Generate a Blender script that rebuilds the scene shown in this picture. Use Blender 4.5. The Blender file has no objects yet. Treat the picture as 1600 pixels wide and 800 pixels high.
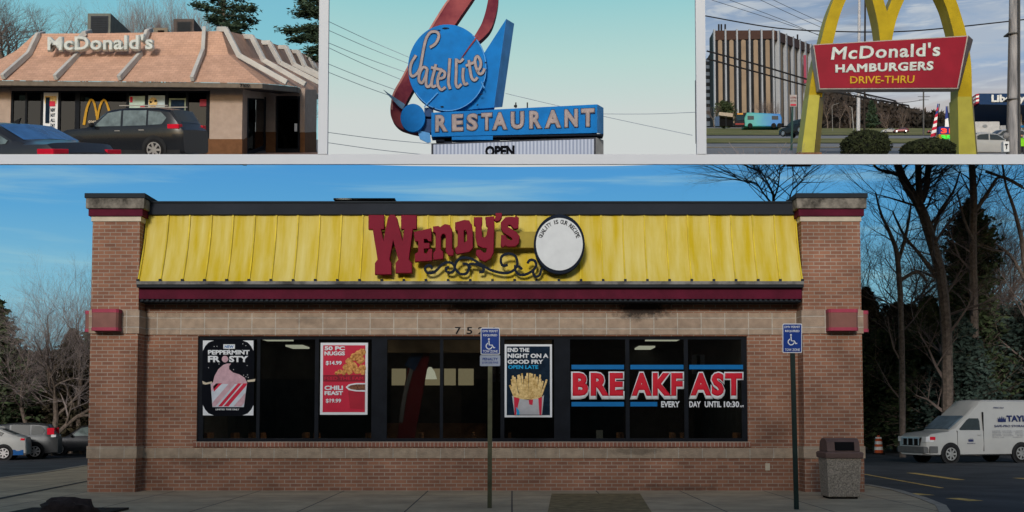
import bpy, bmesh, math, random
from mathutils import Vector, Matrix, noise as mnoise
R = math.radians
random.seed(7)
sc = bpy.context.scene
C = sc.collection

# ------------------------------------------------------------------ camera
FPX, PCX, PCY = 1800.0, 800.0, 546.0
CAM = Vector((0, 0, 1.38))
TH = math.atan(104 / 1800)
cam = bpy.data.cameras.new('camera'); camo = bpy.data.objects.new('camera', cam); C.objects.link(camo)
cam.sensor_width = 36; cam.lens = FPX / 1600 * 36
cam.shift_y = (PCY - 400) / 1600
cam.clip_end = 3000; cam.clip_start = 0.1
camo.location = CAM; camo.rotation_euler = (R(90) + TH, 0, 0)
sc.camera = camo

# ------------------------------------------------------------------ light
SUN_EL, SUN_AZ = 16.0, -9.0
w = bpy.data.worlds.new('World'); sc.world = w; w.use_nodes = True
nt = w.node_tree; bg = nt.nodes['Background']
st = nt.nodes.new('ShaderNodeTexSky'); st.sky_type = 'NISHITA'; st.sun_disc = False
st.sun_elevation = R(SUN_EL); st.sun_rotation = R(180 - SUN_AZ); st.ozone_density = 1.5
nt.links.new(st.outputs[0], bg.inputs[0]); bg.inputs[1].default_value = 0.125
sun = bpy.data.lights.new('sun', 'SUN'); suno = bpy.data.objects.new('sun', sun); C.objects.link(suno)
sun.energy = 2.0; sun.angle = R(9); sun.color = (1, .95, .89)
suno.rotation_euler = (R(90 - SUN_EL), 0, R(SUN_AZ)); suno.location = (0, -10, 30)
sc.view_settings.view_transform = 'Standard'; sc.view_settings.look = 'None'
sc.view_settings.exposure = 0.0; sc.view_settings.gamma = 1
EXPO = 2 ** sc.view_settings.exposure
try: sc.view_settings.use_curve_mapping = False
except Exception: pass

# ------------------------------------------------------------------ geometry helpers
def ray(px, py):
    u = (px - PCX) / FPX; v = (PCY - py) / FPX
    return Vector((u, math.cos(TH) - v * math.sin(TH), math.sin(TH) + v * math.cos(TH)))
def W(px, py, Y):
    d = ray(px, py); return CAM + d * (Y / d.y)
def G(px, py, z=0.0):
    d = ray(px, py); return CAM + d * ((z - CAM.z) / d.z)
def lin(c): return tuple(((x / 255) / 12.92 if x / 255 <= .04045 else ((x / 255 + .055) / 1.055) ** 2.4) for x in c)

def tag(o, label=None, cat=None, group=None, kind=None):
    if label: o['label'] = label
    if cat: o['category'] = cat
    if group: o['group'] = group
    if kind: o['kind'] = kind
    return o
def empty(name, loc, label, cat, group=None, rot=(0, 0, 0), scale=1):
    o = bpy.data.objects.new(name, None); C.objects.link(o)
    o.location = loc; o.rotation_euler = rot; o.scale = (scale,) * 3; o.empty_display_size = .2
    return tag(o, label, cat, group)
def base_of(o):
    v = Vector((0, 0, 0))
    while o is not None: v += o.location; o = o.parent
    return v
def link_mesh(name, me, mats, parent=None, local=False):
    if not isinstance(mats, (list, tuple)): mats = [mats]
    for m in mats: me.materials.append(m)
    o = bpy.data.objects.new(name, me); C.objects.link(o)
    if parent is not None:
        o.parent = parent
        if not local:
            b = base_of(parent); me.transform(Matrix.Translation(-b))
    return o
def set_smooth(me, ang=35):
    me.polygons.foreach_set('use_smooth', [True] * len(me.polygons))
    try: me.set_sharp_from_angle(angle=R(ang))
    except Exception: pass

class MB:
    def __init__(s): s.v = []; s.f = []; s.m = []; s.mi = 0
    def add(s, vs, fs):
        n = len(s.v); s.v += [tuple(p) for p in vs]
        for f in fs: s.f.append(tuple(i + n for i in f)); s.m.append(s.mi)
    def quad(s, a, b, c, d): s.add([a, b, c, d], [(0, 1, 2, 3)])
    def box(s, x0, x1, y0, y1, z0, z1):
        s.add([(x0, y0, z0), (x1, y0, z0), (x1, y1, z0), (x0, y1, z0), (x0, y0, z1), (x1, y0, z1), (x1, y1, z1), (x0, y1, z1)],
              [(0, 3, 2, 1), (4, 5, 6, 7), (0, 1, 5, 4), (1, 2, 6, 5), (2, 3, 7, 6), (3, 0, 4, 7)])
    def pbox(s, x0, y0, x1, y1, Y, d=0.1):
        "box whose front face covers a pixel rectangle at depth Y"
        m = (y0 + y1) / 2
        a = W(x0, m, Y).x; b = W(x1, m, Y).x; t = W((x0 + x1) / 2, y0, Y).z; l = W((x0 + x1) / 2, y1, Y).z
        s.box(a, b, Y, Y + d, l, t)
    def prism(s, pts, off):
        "closed polygon pts (3D list) extruded by vector off"
        n = len(pts); off = Vector(off)
        P = [Vector(p) for p in pts]; Q = [p + off for p in P]
        s.add(P + Q, [tuple(range(n))] + [tuple(reversed(range(n, 2 * n)))] + [(i, (i + 1) % n, (i + 1) % n + n, i + n)[::-1] for i in range(n)])
    def bar(s, a, b, w, h, up=(0, 0, 1)):
        a = Vector(a); b = Vector(b); d = (b - a).normalized()
        sd = d.cross(Vector(up))
        if sd.length < 1e-4: sd = d.cross(Vector((1, 0, 0)))
        sd.normalize(); u = sd.cross(d)
        c = [sd * w / 2 + u * h / 2, -sd * w / 2 + u * h / 2, -sd * w / 2 - u * h / 2, sd * w / 2 - u * h / 2]
        s.add([a + k for k in c] + [b + k for k in c], [(0, 1, 2, 3), (7, 6, 5, 4), (0, 4, 5, 1), (1, 5, 6, 2), (2, 6, 7, 3), (3, 7, 4, 0)])
    def tube(s, pts, rad, n=8, cap=True):
        pts = [Vector(p) for p in pts]
        if not isinstance(rad, (list, tuple)): rad = [rad] * len(pts)
        rings = []; vs = []
        d0 = (pts[1] - pts[0]).normalized()
        x = d0.cross(Vector((0, 0, 1)))
        if x.length < .01: x = Vector((1, 0, 0))
        x.normalize()
        for i, p in enumerate(pts):
            d = (pts[min(i + 1, len(pts) - 1)] - pts[max(i - 1, 0)]).normalized()
            x = (x - d * x.dot(d)).normalized(); y = d.cross(x)
            for k in range(n):
                a = 2 * math.pi * k / n; vs.append(p + (x * math.cos(a) + y * math.sin(a)) * rad[i])
        fs = []
        for i in range(len(pts) - 1):
            for k in range(n): fs.append((i * n + k, i * n + (k + 1) % n, (i + 1) * n + (k + 1) % n, (i + 1) * n + k))
        if cap: fs += [tuple(reversed(range(n))), tuple(range((len(pts) - 1) * n, len(pts) * n))]
        s.add(vs, fs)
    def cyl(s, c, r, axis, h, n=24, r2=None):
        c = Vector(c); a = Vector(axis).normalized()
        s.tube([c, c + a * h], [r, r2 if r2 is not None else r], n)
    def ellipsoid(s, c, rx, ry, rz, nu=20, nv=12, jit=0, seed=0):
        c = Vector(c); vs = []; fs = []
        for j in range(nv + 1):
            ph = math.pi * j / nv
            for i in range(nu):
                t = 2 * math.pi * i / nu
                d = Vector((math.sin(ph) * math.cos(t), math.sin(ph) * math.sin(t), math.cos(ph)))
                k = 1 + jit * mnoise.noise(d * 2.3 + Vector((seed, 0, 0)))
                vs.append(c + Vector((d.x * rx, d.y * ry, d.z * rz)) * k)
        for j in range(nv):
            for i in range(nu): fs.append((j * nu + i, (j + 1) * nu + i, (j + 1) * nu + (i + 1) % nu, j * nu + (i + 1) % nu))
        s.add(vs, fs)
    def build(s, name, mats, parent=None, local=False, smooth=False, bevel=0, cut=None):
        me = bpy.data.meshes.new(name); me.from_pydata(s.v, [], s.f); me.update()
        if any(s.m): me.polygons.foreach_set('material_index', s.m)
        bm = bmesh.new(); bm.from_mesh(me)
        if cut: # list of (point, normal): keep the side the normal points away from
            for p, nn in cut:
                bmesh.ops.bisect_plane(bm, geom=bm.verts[:] + bm.edges[:] + bm.faces[:], plane_co=p, plane_no=nn, clear_outer=True)
        bmesh.ops.recalc_face_normals(bm, faces=bm.faces[:]); bm.to_mesh(me); bm.free()
        if smooth: set_smooth(me, 40 if smooth is True else smooth)
        o = link_mesh(name, me, mats, parent, local)
        if bevel:
            m = o.modifiers.new('b', 'BEVEL'); m.width = bevel; m.segments = 2; m.limit_method = 'ANGLE'
        return o

def smooth_path(pts, n=6):
    out = []
    for i in range(len(pts) - 1):
        p0 = pts[max(i - 1, 0)]; p1 = pts[i]; p2 = pts[i + 1]; p3 = pts[min(i + 2, len(pts) - 1)]
        for k in range(n):
            t = k / n
            out.append(tuple(.5 * ((2 * b) + (-a + c) * t + (2 * a - 5 * b + 4 * c - d) * t * t + (-a + 3 * b - 3 * c + d) * t ** 3) for a, b, c, d in zip(p0, p1, p2, p3)))
    out.append(tuple(pts[-1])); return out

def ribbon(mb, pts, Y, thick, hw=None, n=6):
    "flat raised stroke through pixel points (x, y[, halfwidth[, Yoffset]]) at depth Y, extruded backwards"
    P = [(p[0], p[1], p[2] if len(p) > 2 else hw, p[3] if len(p) > 3 else 0) for p in pts]
    P = smooth_path(P, n) if n > 1 else P
    L = []; Rr = []
    for i, p in enumerate(P):
        a = P[max(i - 1, 0)]; b = P[min(i + 1, len(P) - 1)]
        dx, dy = b[0] - a[0], b[1] - a[1]; l = math.hypot(dx, dy) or 1
        nx, ny = -dy / l * p[2], dx / l * p[2]
        L.append(W(p[0] + nx, p[1] + ny, Y + p[3])); Rr.append(W(p[0] - nx, p[1] - ny, Y + p[3]))
    n = len(P); o = Vector((0, thick, 0))
    vs = L + Rr + [v + o for v in L] + [v + o for v in Rr]; fs = []
    for i in range(n - 1):
        fs += [(i, i + 1, n + i + 1, n + i), (2 * n + i, 3 * n + i, 3 * n + i + 1, 2 * n + i + 1), (i, 2 * n + i, 2 * n + i + 1, i + 1), (n + i, n + i + 1, 3 * n + i + 1, 3 * n + i)]
    fs += [(0, n, 3 * n, 2 * n), (n - 1, 3 * n - 1, 4 * n - 1, 2 * n - 1)]
    mb.add(vs, fs)

def curve_mesh(name, loops, ext, bev=0.0):
    "filled outline (with holes) in the XZ plane, extruded along Y"
    cu = bpy.data.curves.new(name, 'CURVE'); cu.dimensions = '2D'; cu.fill_mode = 'BOTH'; cu.extrude = ext; cu.bevel_depth = bev
    for lp in loops:
        sp = cu.splines.new('POLY'); sp.points.add(len(lp) - 1); sp.use_cyclic_u = True
        for i, p in enumerate(lp): sp.points[i].co = (p[0], p[1], 0, 1)
    o = bpy.data.objects.new(name, cu); C.objects.link(o); dg = bpy.context.evaluated_depsgraph_get()
    me = bpy.data.meshes.new_from_object(o.evaluated_get(dg)); bpy.data.objects.remove(o); bpy.data.curves.remove(cu)
    return me
def pxshape(name, loops, Y, depth, mat, parent=None, bev=0.0):
    "polygon given in pixels, front face at depth Y"
    lw = [[(W(x, y, Y).x, W(x, y, Y).z) for x, y in lp] for lp in loops]
    me = curve_mesh(name, lw, depth / 2, bev)
    me.transform(Matrix(((1, 0, 0, 0), (0, 0, -1, Y + depth / 2 + bev), (0, 1, 0, 0), (0, 0, 0, 1))))
    return link_mesh(name, me, mat, parent)
def text_mesh(s, bold=0.0, ext=0.02, spacing=1.0, off=0.0):
    cu = bpy.data.curves.new('t', 'FONT'); cu.body = s; cu.size = 1; cu.offset = off; cu.extrude = ext; cu.bevel_depth = bold; cu.bevel_resolution = 0; cu.space_character = spacing; cu.resolution_u = 3
    o = bpy.data.objects.new('t', cu); C.objects.link(o); dg = bpy.context.evaluated_depsgraph_get()
    me = bpy.data.meshes.new_from_object(o.evaluated_get(dg)); bpy.data.objects.remove(o); bpy.data.curves.remove(cu)
    return me
def fit_text(me, BL, BR, TL, TR, depth):
    "maps the text onto the quad; its back lies on the quad, its face 'depth' towards -normal"
    BL, BR, TL, TR = map(Vector, (BL, BR, TL, TR))
    n = (BR - BL).cross(TL - BL).normalized()
    xs = [v.co.x for v in me.vertices]; ys = [v.co.y for v in me.vertices]; zs = [v.co.z for v in me.vertices]
    x0, x1, y0, y1, z0, z1 = min(xs), max(xs), min(ys), max(ys), min(zs), max(zs)
    for v in me.vertices:
        u = (v.co.x - x0) / (x1 - x0); t = (v.co.y - y0) / (y1 - y0); k = (v.co.z - z0) / max(z1 - z0, 1e-6)
        p = BL * (1 - u) * (1 - t) + BR * u * (1 - t) + TL * (1 - u) * t + TR * u * t
        v.co = p + n * (k * depth)
def pxtext(name, s, x0, y0, x1, y1, Y, mat, parent=None, depth=.01, bold=.02, dyr=0, spacing=1.0, hr=None):
    "text filling the pixel box (x0,y0 top-left) - (x1,y1) at depth Y; dyr shifts the right end; hr is the right-end height"
    me = text_mesh(s, bold, .02, spacing)
    h = y1 - y0; hr = hr or h
    fit_text(me, W(x0, y1, Y), W(x1, y1 + dyr, Y), W(x0, y0, Y), W(x1, y1 + dyr - hr, Y), depth)
    return link_mesh(name, me, mat, parent)

# ------------------------------------------------------------------ materials
def mk(name):
    m = bpy.data.materials.new(name); m.use_nodes = True; t = m.node_tree; return m, t, t.nodes, t.links, t.nodes['Principled BSDF']
def mat(name, col, rough=.6, metal=0.0, var=.12, vs=4.0, bump=0.0, bs=30.0, spec=.12, stretch=None, coat=0, col2=None, lo=.35, hi=.65):
    m, t, N, L, P = mk(name)
    P.inputs['Roughness'].default_value = rough; P.inputs['Metallic'].default_value = metal
    P.inputs['Specular IOR Level'].default_value = spec; P.inputs['Coat Weight'].default_value = coat
    tc = N.new('ShaderNodeTexCoord'); src = tc.outputs['Object']
    if stretch:
        mp = N.new('ShaderNodeMapping'); mp.inputs['Scale'].default_value = stretch; L.new(src, mp.inputs[0]); src = mp.outputs[0]
    nz = N.new('ShaderNodeTexNoise'); nz.inputs['Scale'].default_value = vs; nz.inputs['Detail'].default_value = 5; nz.inputs['Roughness'].default_value = .6; L.new(src, nz.inputs[0])
    cr = N.new('ShaderNodeValToRGB'); cr.color_ramp.elements[0].position = lo; cr.color_ramp.elements[1].position = hi
    a = tuple(c * (1 - var) for c in col); b = tuple(min(c * (1 + var), 1) for c in col) if col2 is None else col2
    cr.color_ramp.elements[0].color = (*a, 1); cr.color_ramp.elements[1].color = (*b, 1)
    L.new(nz.outputs[0], cr.inputs[0]); L.new(cr.outputs[0], P.inputs['Base Color'])
    if bump:
        n2 = N.new('ShaderNodeTexNoise'); n2.inputs['Scale'].default_value = bs; n2.inputs['Detail'].default_value = 4; L.new(tc.outputs['Object'], n2.inputs[0])
        bp = N.new('ShaderNodeBump'); bp.inputs['Strength'].default_value = bump; bp.inputs['Distance'].default_value = .02
        L.new(n2.outputs[0], bp.inputs['Height']); L.new(bp.outputs[0], P.inputs['Normal'])
    return m
def emis(name, col, s=1.0):
    m, t, N, L, P = mk(name); P.inputs['Base Color'].default_value = (*[c * .5 for c in col], 1)
    P.inputs['Emission Color'].default_value = (*col, 1); P.inputs['Emission Strength'].default_value = s / EXPO; return m
def face_uv(t, N, L):
    "wall coordinates: run along the wall in x, height in y"
    tc = N.new('ShaderNodeTexCoord'); ge = N.new('ShaderNodeNewGeometry')
    sp = N.new('ShaderNodeSeparateXYZ'); L.new(tc.outputs['Object'], sp.inputs[0])
    sn = N.new('ShaderNodeSeparateXYZ'); L.new(ge.outputs['Normal'], sn.inputs[0])
    ab = N.new('ShaderNodeMath'); ab.operation = 'ABSOLUTE'; L.new(sn.outputs[0], ab.inputs[0])
    gt = N.new('ShaderNodeMath'); gt.operation = 'GREATER_THAN'; gt.inputs[1].default_value = .7; L.new(ab.outputs[0], gt.inputs[0])
    mx = N.new('ShaderNodeMix'); L.new(gt.outputs[0], mx.inputs[0]); L.new(sp.outputs[0], mx.inputs[2]); L.new(sp.outputs[1], mx.inputs[3])
    cb = N.new('ShaderNodeCombineXYZ'); L.new(mx.outputs[0], cb.inputs[0]); L.new(sp.outputs[2], cb.inputs[1])
    return cb.outputs[0], tc
def brick(name, c1, c2, mort, bw, rh, ms, rough=.85, offset=.5, bump=.35, nvar=.3, nscale=1.2, stain=(.05, .04, .035), stain_amt=.25, spots=()):
    m, t, N, L, P = mk(name); P.inputs['Roughness'].default_value = rough
    uv, tc = face_uv(t, N, L); P.inputs['Specular IOR Level'].default_value = .12
    b = N.new('ShaderNodeTexBrick'); L.new(uv, b.inputs['Vector']); b.inputs['Scale'].default_value = 1; b.offset = offset
    b.inputs['Brick Width'].default_value = bw; b.inputs['Row Height'].default_value = rh; b.inputs['Mortar Size'].default_value = ms; b.inputs['Mortar Smooth'].default_value = .2
    b.inputs['Color1'].default_value = (*c1, 1); b.inputs['Color2'].default_value = (*c2, 1); b.inputs['Mortar'].default_value = (*mort, 1)
    b.inputs['Bias'].default_value = -.1
    nz = N.new('ShaderNodeTexNoise'); nz.inputs['Scale'].default_value = nscale; nz.inputs['Detail'].default_value = 6; L.new(tc.outputs['Object'], nz.inputs[0])
    mr = N.new('ShaderNodeMapRange'); mr.inputs[1].default_value = .3; mr.inputs[2].default_value = .7; mr.inputs[3].default_value = 1 - nvar; mr.inputs[4].default_value = 1 + nvar * .5; L.new(nz.outputs[0], mr.inputs[0])
    mu = N.new('ShaderNodeMix'); mu.data_type = 'RGBA'; mu.blend_type = 'MULTIPLY'; mu.inputs[0].default_value = 1
    cc = N.new('ShaderNodeCombineXYZ'); [L.new(mr.outputs[0], cc.inputs[i]) for i in range(3)]
    L.new(b.outputs[0], mu.inputs[6]); L.new(cc.outputs[0], mu.inputs[7])
    n2 = N.new('ShaderNodeTexNoise'); n2.inputs['Scale'].default_value = .9; n2.inputs['Detail'].default_value = 8; n2.inputs['Roughness'].default_value = .7; L.new(tc.outputs['Object'], n2.inputs[0])
    m2 = N.new('ShaderNodeMapRange'); m2.inputs[1].default_value = .55; m2.inputs[2].default_value = .75; m2.inputs[4].default_value = stain_amt; L.new(n2.outputs[0], m2.inputs[0])
    mx = N.new('ShaderNodeMix'); mx.data_type = 'RGBA'; L.new(m2.outputs[0], mx.inputs[0]); L.new(mu.outputs[2], mx.inputs[6]); mx.inputs[7].default_value = (*stain, 1)
    last = mx.outputs[2]
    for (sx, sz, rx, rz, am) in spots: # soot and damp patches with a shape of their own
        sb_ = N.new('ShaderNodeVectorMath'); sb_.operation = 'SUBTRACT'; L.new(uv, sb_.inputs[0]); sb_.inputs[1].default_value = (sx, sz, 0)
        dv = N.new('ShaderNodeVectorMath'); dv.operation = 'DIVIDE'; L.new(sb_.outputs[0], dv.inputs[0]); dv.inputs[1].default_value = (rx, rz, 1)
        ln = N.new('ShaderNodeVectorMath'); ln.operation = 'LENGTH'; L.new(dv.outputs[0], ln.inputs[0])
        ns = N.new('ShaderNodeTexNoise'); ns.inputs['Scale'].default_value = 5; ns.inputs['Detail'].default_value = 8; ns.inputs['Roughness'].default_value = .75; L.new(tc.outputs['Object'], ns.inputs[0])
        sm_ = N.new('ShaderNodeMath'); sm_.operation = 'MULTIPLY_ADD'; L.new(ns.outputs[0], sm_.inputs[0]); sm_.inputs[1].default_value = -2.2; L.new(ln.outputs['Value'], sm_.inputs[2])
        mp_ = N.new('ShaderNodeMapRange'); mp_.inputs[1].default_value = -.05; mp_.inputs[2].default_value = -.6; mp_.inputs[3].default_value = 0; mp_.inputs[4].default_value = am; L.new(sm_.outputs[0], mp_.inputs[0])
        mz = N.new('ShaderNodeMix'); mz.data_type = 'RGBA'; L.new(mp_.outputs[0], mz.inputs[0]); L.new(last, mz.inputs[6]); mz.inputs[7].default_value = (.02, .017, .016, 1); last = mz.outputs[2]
    L.new(last, P.inputs['Base Color'])
    n3 = N.new('ShaderNodeTexNoise'); n3.inputs['Scale'].default_value = 45; L.new(tc.outputs['Object'], n3.inputs[0])
    ad = N.new('ShaderNodeMath'); ad.operation = 'MULTIPLY_ADD'; L.new(b.outputs['Fac'], ad.inputs[0]); ad.inputs[1].default_value = -1; L.new(n3.outputs[0], ad.inputs[2])
    bp = N.new('ShaderNodeBump'); bp.inputs['Strength'].default_value = bump; bp.inputs['Distance'].default_value = .01; L.new(ad.outputs[0], bp.inputs['Height']); L.new(bp.outputs[0], P.inputs['Normal'])
    return m
def glass(name, tint=(.35, .4, .42), refl=.1, rough=.02):
    m, t, N, L, P = mk(name); N.remove(P); out = [n for n in N if n.type == 'OUTPUT_MATERIAL'][0]
    tr = N.new('ShaderNodeBsdfTransparent'); tr.inputs[0].default_value = (*tint, 1)
    gl = N.new('ShaderNodeBsdfGlossy'); gl.inputs['Roughness'].default_value = rough
    fr = N.new('ShaderNodeLayerWeight'); fr.inputs[0].default_value = .25
    ma = N.new('ShaderNodeMath'); ma.operation = 'MULTIPLY_ADD'; ma.inputs[1].default_value = .5; ma.inputs[2].default_value = refl; L.new(fr.outputs['Facing'], ma.inputs[0])
    mi = N.new('ShaderNodeMixShader'); L.new(ma.outputs[0], mi.inputs[0]); L.new(tr.outputs[0], mi.inputs[1]); L.new(gl.outputs[0], mi.inputs[2]); L.new(mi.outputs[0], out.inputs[0])
    return m
M = {}
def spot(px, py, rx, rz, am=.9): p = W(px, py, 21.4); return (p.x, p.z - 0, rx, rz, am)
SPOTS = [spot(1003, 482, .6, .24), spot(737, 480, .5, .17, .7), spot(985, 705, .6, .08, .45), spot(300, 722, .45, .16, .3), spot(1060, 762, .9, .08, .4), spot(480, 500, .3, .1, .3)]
M['brick'] = brick('red_brick', (.33, .155, .095), (.225, .105, .07), (.36, .295, .23), .205, .0678, .0075, stain_amt=.12, spots=SPOTS)
M['brick_vert'] = brick('soldier_brick', (.30, .125, .082), (.20, .085, .06), (.38, .31, .25), .072, .3, .008, offset=0)
M['block'] = brick('split_block', (.40, .30, .22), (.34, .25, .185), (.50, .44, .37), .44, .2, .011, bump=.9, offset=.0, nscale=8, nvar=.2, stain_amt=.2, spots=SPOTS)
M['block_band'] = brick('band_block', (.37, .29, .21), (.32, .245, .18), (.44, .39, .32), .44, .4, .008, bump=.9, offset=0, nscale=8, nvar=.22, stain_amt=.25, spots=SPOTS)
M['cap_stone'] = mat('weathered_cap', (.10, .09, .075), .9, var=.6, vs=5, bump=.6, bs=14, col2=(.26, .23, .19))
M['cap_metal'] = mat('charcoal_metal', (.022, .027, .032), .7, var=.2, vs=1.5)
M['fascia'] = mat('charcoal_fascia', (.022, .026, .034), .7, var=.15, vs=.8)
M['maroon'] = mat('maroon_paint', (.085, .006, .02), .7, var=.2, vs=3)
M['cream'] = mat('cream_paint', (.52, .45, .34), .6, var=.12, vs=4)
M['yellow_roof'] = mat('faded_yellow_metal', (.62, .44, .012), .6, var=.1, vs=.9, stretch=(4.5, 1, .45), col2=(.70, .60, .22), lo=.36, hi=.76)
M['yellow_plain'] = mat('yellow_raceway', (.36, .27, .035), .5, var=.1)
M['sign_red'] = mat('sign_red', (.19, .006, .022), .6, var=.08, vs=2)
M['sign_dark'] = mat('sign_dark_blue', (.008, .013, .025), .75, var=.1)
M['sign_white'] = mat('sign_white', (.62, .64, .64), .5, var=.05)
M['black_frame'] = mat('black_window_frame', (.008, .01, .014), .75, var=.2)
M['glass'] = glass('dark_window_glass', (.5, .53, .54), refl=.05)
M['glass2'] = glass('deep_tinted_glass', (.07, .085, .09), .012)
M['inside'] = mat('dark_interior', (.06, .058, .06), .8, var=.3)
M['inside_warm'] = mat('warm_interior', (.30, .15, .08), .8, var=.3)
M['menu'] = emis('menu_board', (.75, .58, .32), .7)
M['fill_glow'] = emis('added_fill_light', (1, .86, .6), 6)  # glow of the added panels that brighten the dining room
M['tube'] = emis('ceiling_or_fill_light', (1, .92, .66), 1.2)
M['gutter'] = mat('white_display_frame', (.60, .62, .65), .7, var=.02, vs=.6)
M['steel'] = mat('galvanized_post', (.14, .145, .13), .45, metal=.7, var=.2)
M['green_post'] = mat('green_post', (.02, .035, .03), .5, var=.2)
M['blue_sign'] = mat('blue_sign', (.012, .05, .27), .45, var=.08)
M['white'] = mat('white_paint', (.75, .76, .76), .45, var=.04)
M['poster_white'] = mat('poster_white', (.66, .68, .70), .55, var=.04)
M['poster_black'] = mat('poster_black', (.006, .007, .01), .9, var=.2, spec=.03)
M['poster_red'] = mat('poster_red', (.50, .015, .045), .5, var=.08)
M['poster_darkred'] = mat('poster_dark_red', (.2, .008, .02), .5, var=.1)
M['poster_pink'] = mat('poster_pink', (.50, .32, .36), .6, var=.12, vs=12)
M['poster_blue'] = mat('poster_blue', (.0, .13, .36), .5, var=.05)
M['poster_cyan'] = mat('poster_cyan', (.01, .30, .58), .5, var=.05)
M['poster_navy'] = mat('poster_navy', (.01, .02, .036), .9, var=.3, vs=8, spec=.03)
M['nugget'] = mat('fried_gold', (.42, .16, .035), .6, var=.35, vs=25, col2=(.75, .38, .12))
M['fries'] = mat('fries_gold', (.55, .34, .10), .6, var=.25, vs=20, col2=(.80, .60, .28))
M['break_red'] = mat('decal_red', (.55, .012, .03), .5, var=.05)
M['asphalt'] = mat('asphalt', (.06, .063, .07), .9, var=.25, vs=.6, bump=.4, bs=60)
M['asphalt2'] = mat('road_asphalt', (.20, .205, .215), .9, var=.12, vs=.4)
M['line'] = mat('worn_yellow_paint', (.55, .38, .12), .8, var=.35, vs=6)
M['line_white'] = mat('white_road_paint', (.5, .5, .5), .8, var=.2, vs=2)
M['soil'] = mat('planting_soil', (.03, .024, .02), .95, var=.4, vs=12, bump=.8, bs=20)
M['rock'] = mat('dark_rock', (.04, .028, .025), .9, var=.4, vs=6, bump=.7, bs=9)
M['grass'] = mat('dry_grass', (.13, .155, .045), .95, var=.3, vs=.25, col2=(.22, .20, .09))
M['bark'] = mat('bark', (.13, .105, .09), .95, var=.35, vs=6)
M['twig'] = mat('twigs', (.15, .12, .11), .95, var=.25, vs=1)
M['twig_grey'] = mat('grey_twigs', (.25, .215, .21), .95, var=.25, vs=1)
M['ever'] = mat('evergreen', (.038, .062, .032), .9, var=.4, vs=.7, col2=(.08, .11, .052))
M['ever_blue'] = mat('blue_evergreen', (.03, .055, .048), .9, var=.4, vs=.7, col2=(.06, .09, .075))
M['ever_brown'] = mat('brown_evergreen', (.045, .042, .026), .9, var=.4, vs=.7, col2=(.075, .065, .04))
M['pine'] = mat('pine_needles', (.025, .055, .038), .85, var=.35, vs=1.2, col2=(.06, .095, .06))
M['hedge'] = mat('clipped_bush', (.016, .024, .012), .9, var=.45, vs=7, col2=(.045, .055, .025))
M['bin_body'] = mat('exposed_aggregate', (.28, .245, .2), .95, var=.45, vs=38, bump=.7, bs=60)
M['bin_lid'] = mat('brown_plastic', (.13, .085, .075), .6, var=.15)
M['void'] = mat('dark_opening', (.006, .006, .007), .9, var=.1)
M['tyre'] = mat('tyre_rubber', (.012, .012, .013), .85, var=.2)
M['rim'] = mat('alloy_rim', (.5, .5, .52), .3, metal=.8, var=.1)
M['rim_dark'] = mat('wheel_shadow', (.02, .02, .022), .6)
M['car_glass'] = mat('car_glass', (.015, .022, .026), .25, var=.2, spec=.5)
M['car_glass_light'] = mat('pale_car_glass', (.10, .13, .13), .12, var=.4, vs=3, spec=.8)
M['rear_glass'] = mat('reflection_blue_glass', (.03, .12, .30), .12, var=.35, vs=2.5, spec=.8)  # blue of a reflection put into the glass colour
M['tail'] = mat('tail_light', (.55, .01, .03), .2, var=.1)
M['lens'] = mat('head_light', (.6, .62, .65), .15, var=.1)
M['plastic'] = mat('black_plastic', (.018, .019, .021), .6, var=.2)
def paint(name, c, metal=.3, rough=.3): return mat(name, c, rough, metal=metal, var=.05, vs=1, coat=.25, spec=.3)

def concrete_mat():
    m, t, N, L, P = mk('sidewalk_concrete'); P.inputs['Roughness'].default_value = .9
    tc = N.new('ShaderNodeTexCoord')
    b = N.new('ShaderNodeTexBrick'); b.offset = 0; b.inputs['Scale'].default_value = 1; b.inputs['Brick Width'].default_value = 1.55; b.inputs['Row Height'].default_value = 1.55
    b.inputs['Mortar Size'].default_value = .012; b.inputs['Color1'].default_value = (.45, .355, .225, 1); b.inputs['Color2'].default_value = (.41, .33, .215, 1); b.inputs['Mortar'].default_value = (.05, .045, .04, 1)
    L.new(tc.outputs['Object'], b.inputs[0])
    nz = N.new('ShaderNodeTexNoise'); nz.inputs['Scale'].default_value = 1.1; nz.inputs['Detail'].default_value = 9; nz.inputs['Roughness'].default_value = .7; L.new(tc.outputs['Object'], nz.inputs[0])
    mr = N.new('ShaderNodeMapRange'); mr.inputs[1].default_value = .3; mr.inputs[2].default_value = .7; mr.inputs[3].default_value = .6; mr.inputs[4].default_value = 1.2; L.new(nz.outputs[0], mr.inputs[0])
    cc = N.new('ShaderNodeCombineXYZ'); [L.new(mr.outputs[0], cc.inputs[i]) for i in range(3)]
    mu = N.new('ShaderNodeMix'); mu.data_type = 'RGBA'; mu.blend_type = 'MULTIPLY'; mu.inputs[0].default_value = 1; L.new(b.outputs[0], mu.inputs[6]); L.new(cc.outputs[0], mu.inputs[7]); L.new(mu.outputs[2], P.inputs['Base Color'])
    n2 = N.new('ShaderNodeTexNoise'); n2.inputs['Scale'].default_value = 60; L.new(tc.outputs['Object'], n2.inputs[0])
    bp = N.new('ShaderNodeBump'); bp.inputs['Strength'].default_value = .3; bp.inputs['Distance'].default_value = .01; L.new(n2.outputs[0], bp.inputs['Height']); L.new(bp.outputs[0], P.inputs['Normal'])
    return m
M['concrete'] = concrete_mat()

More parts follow.
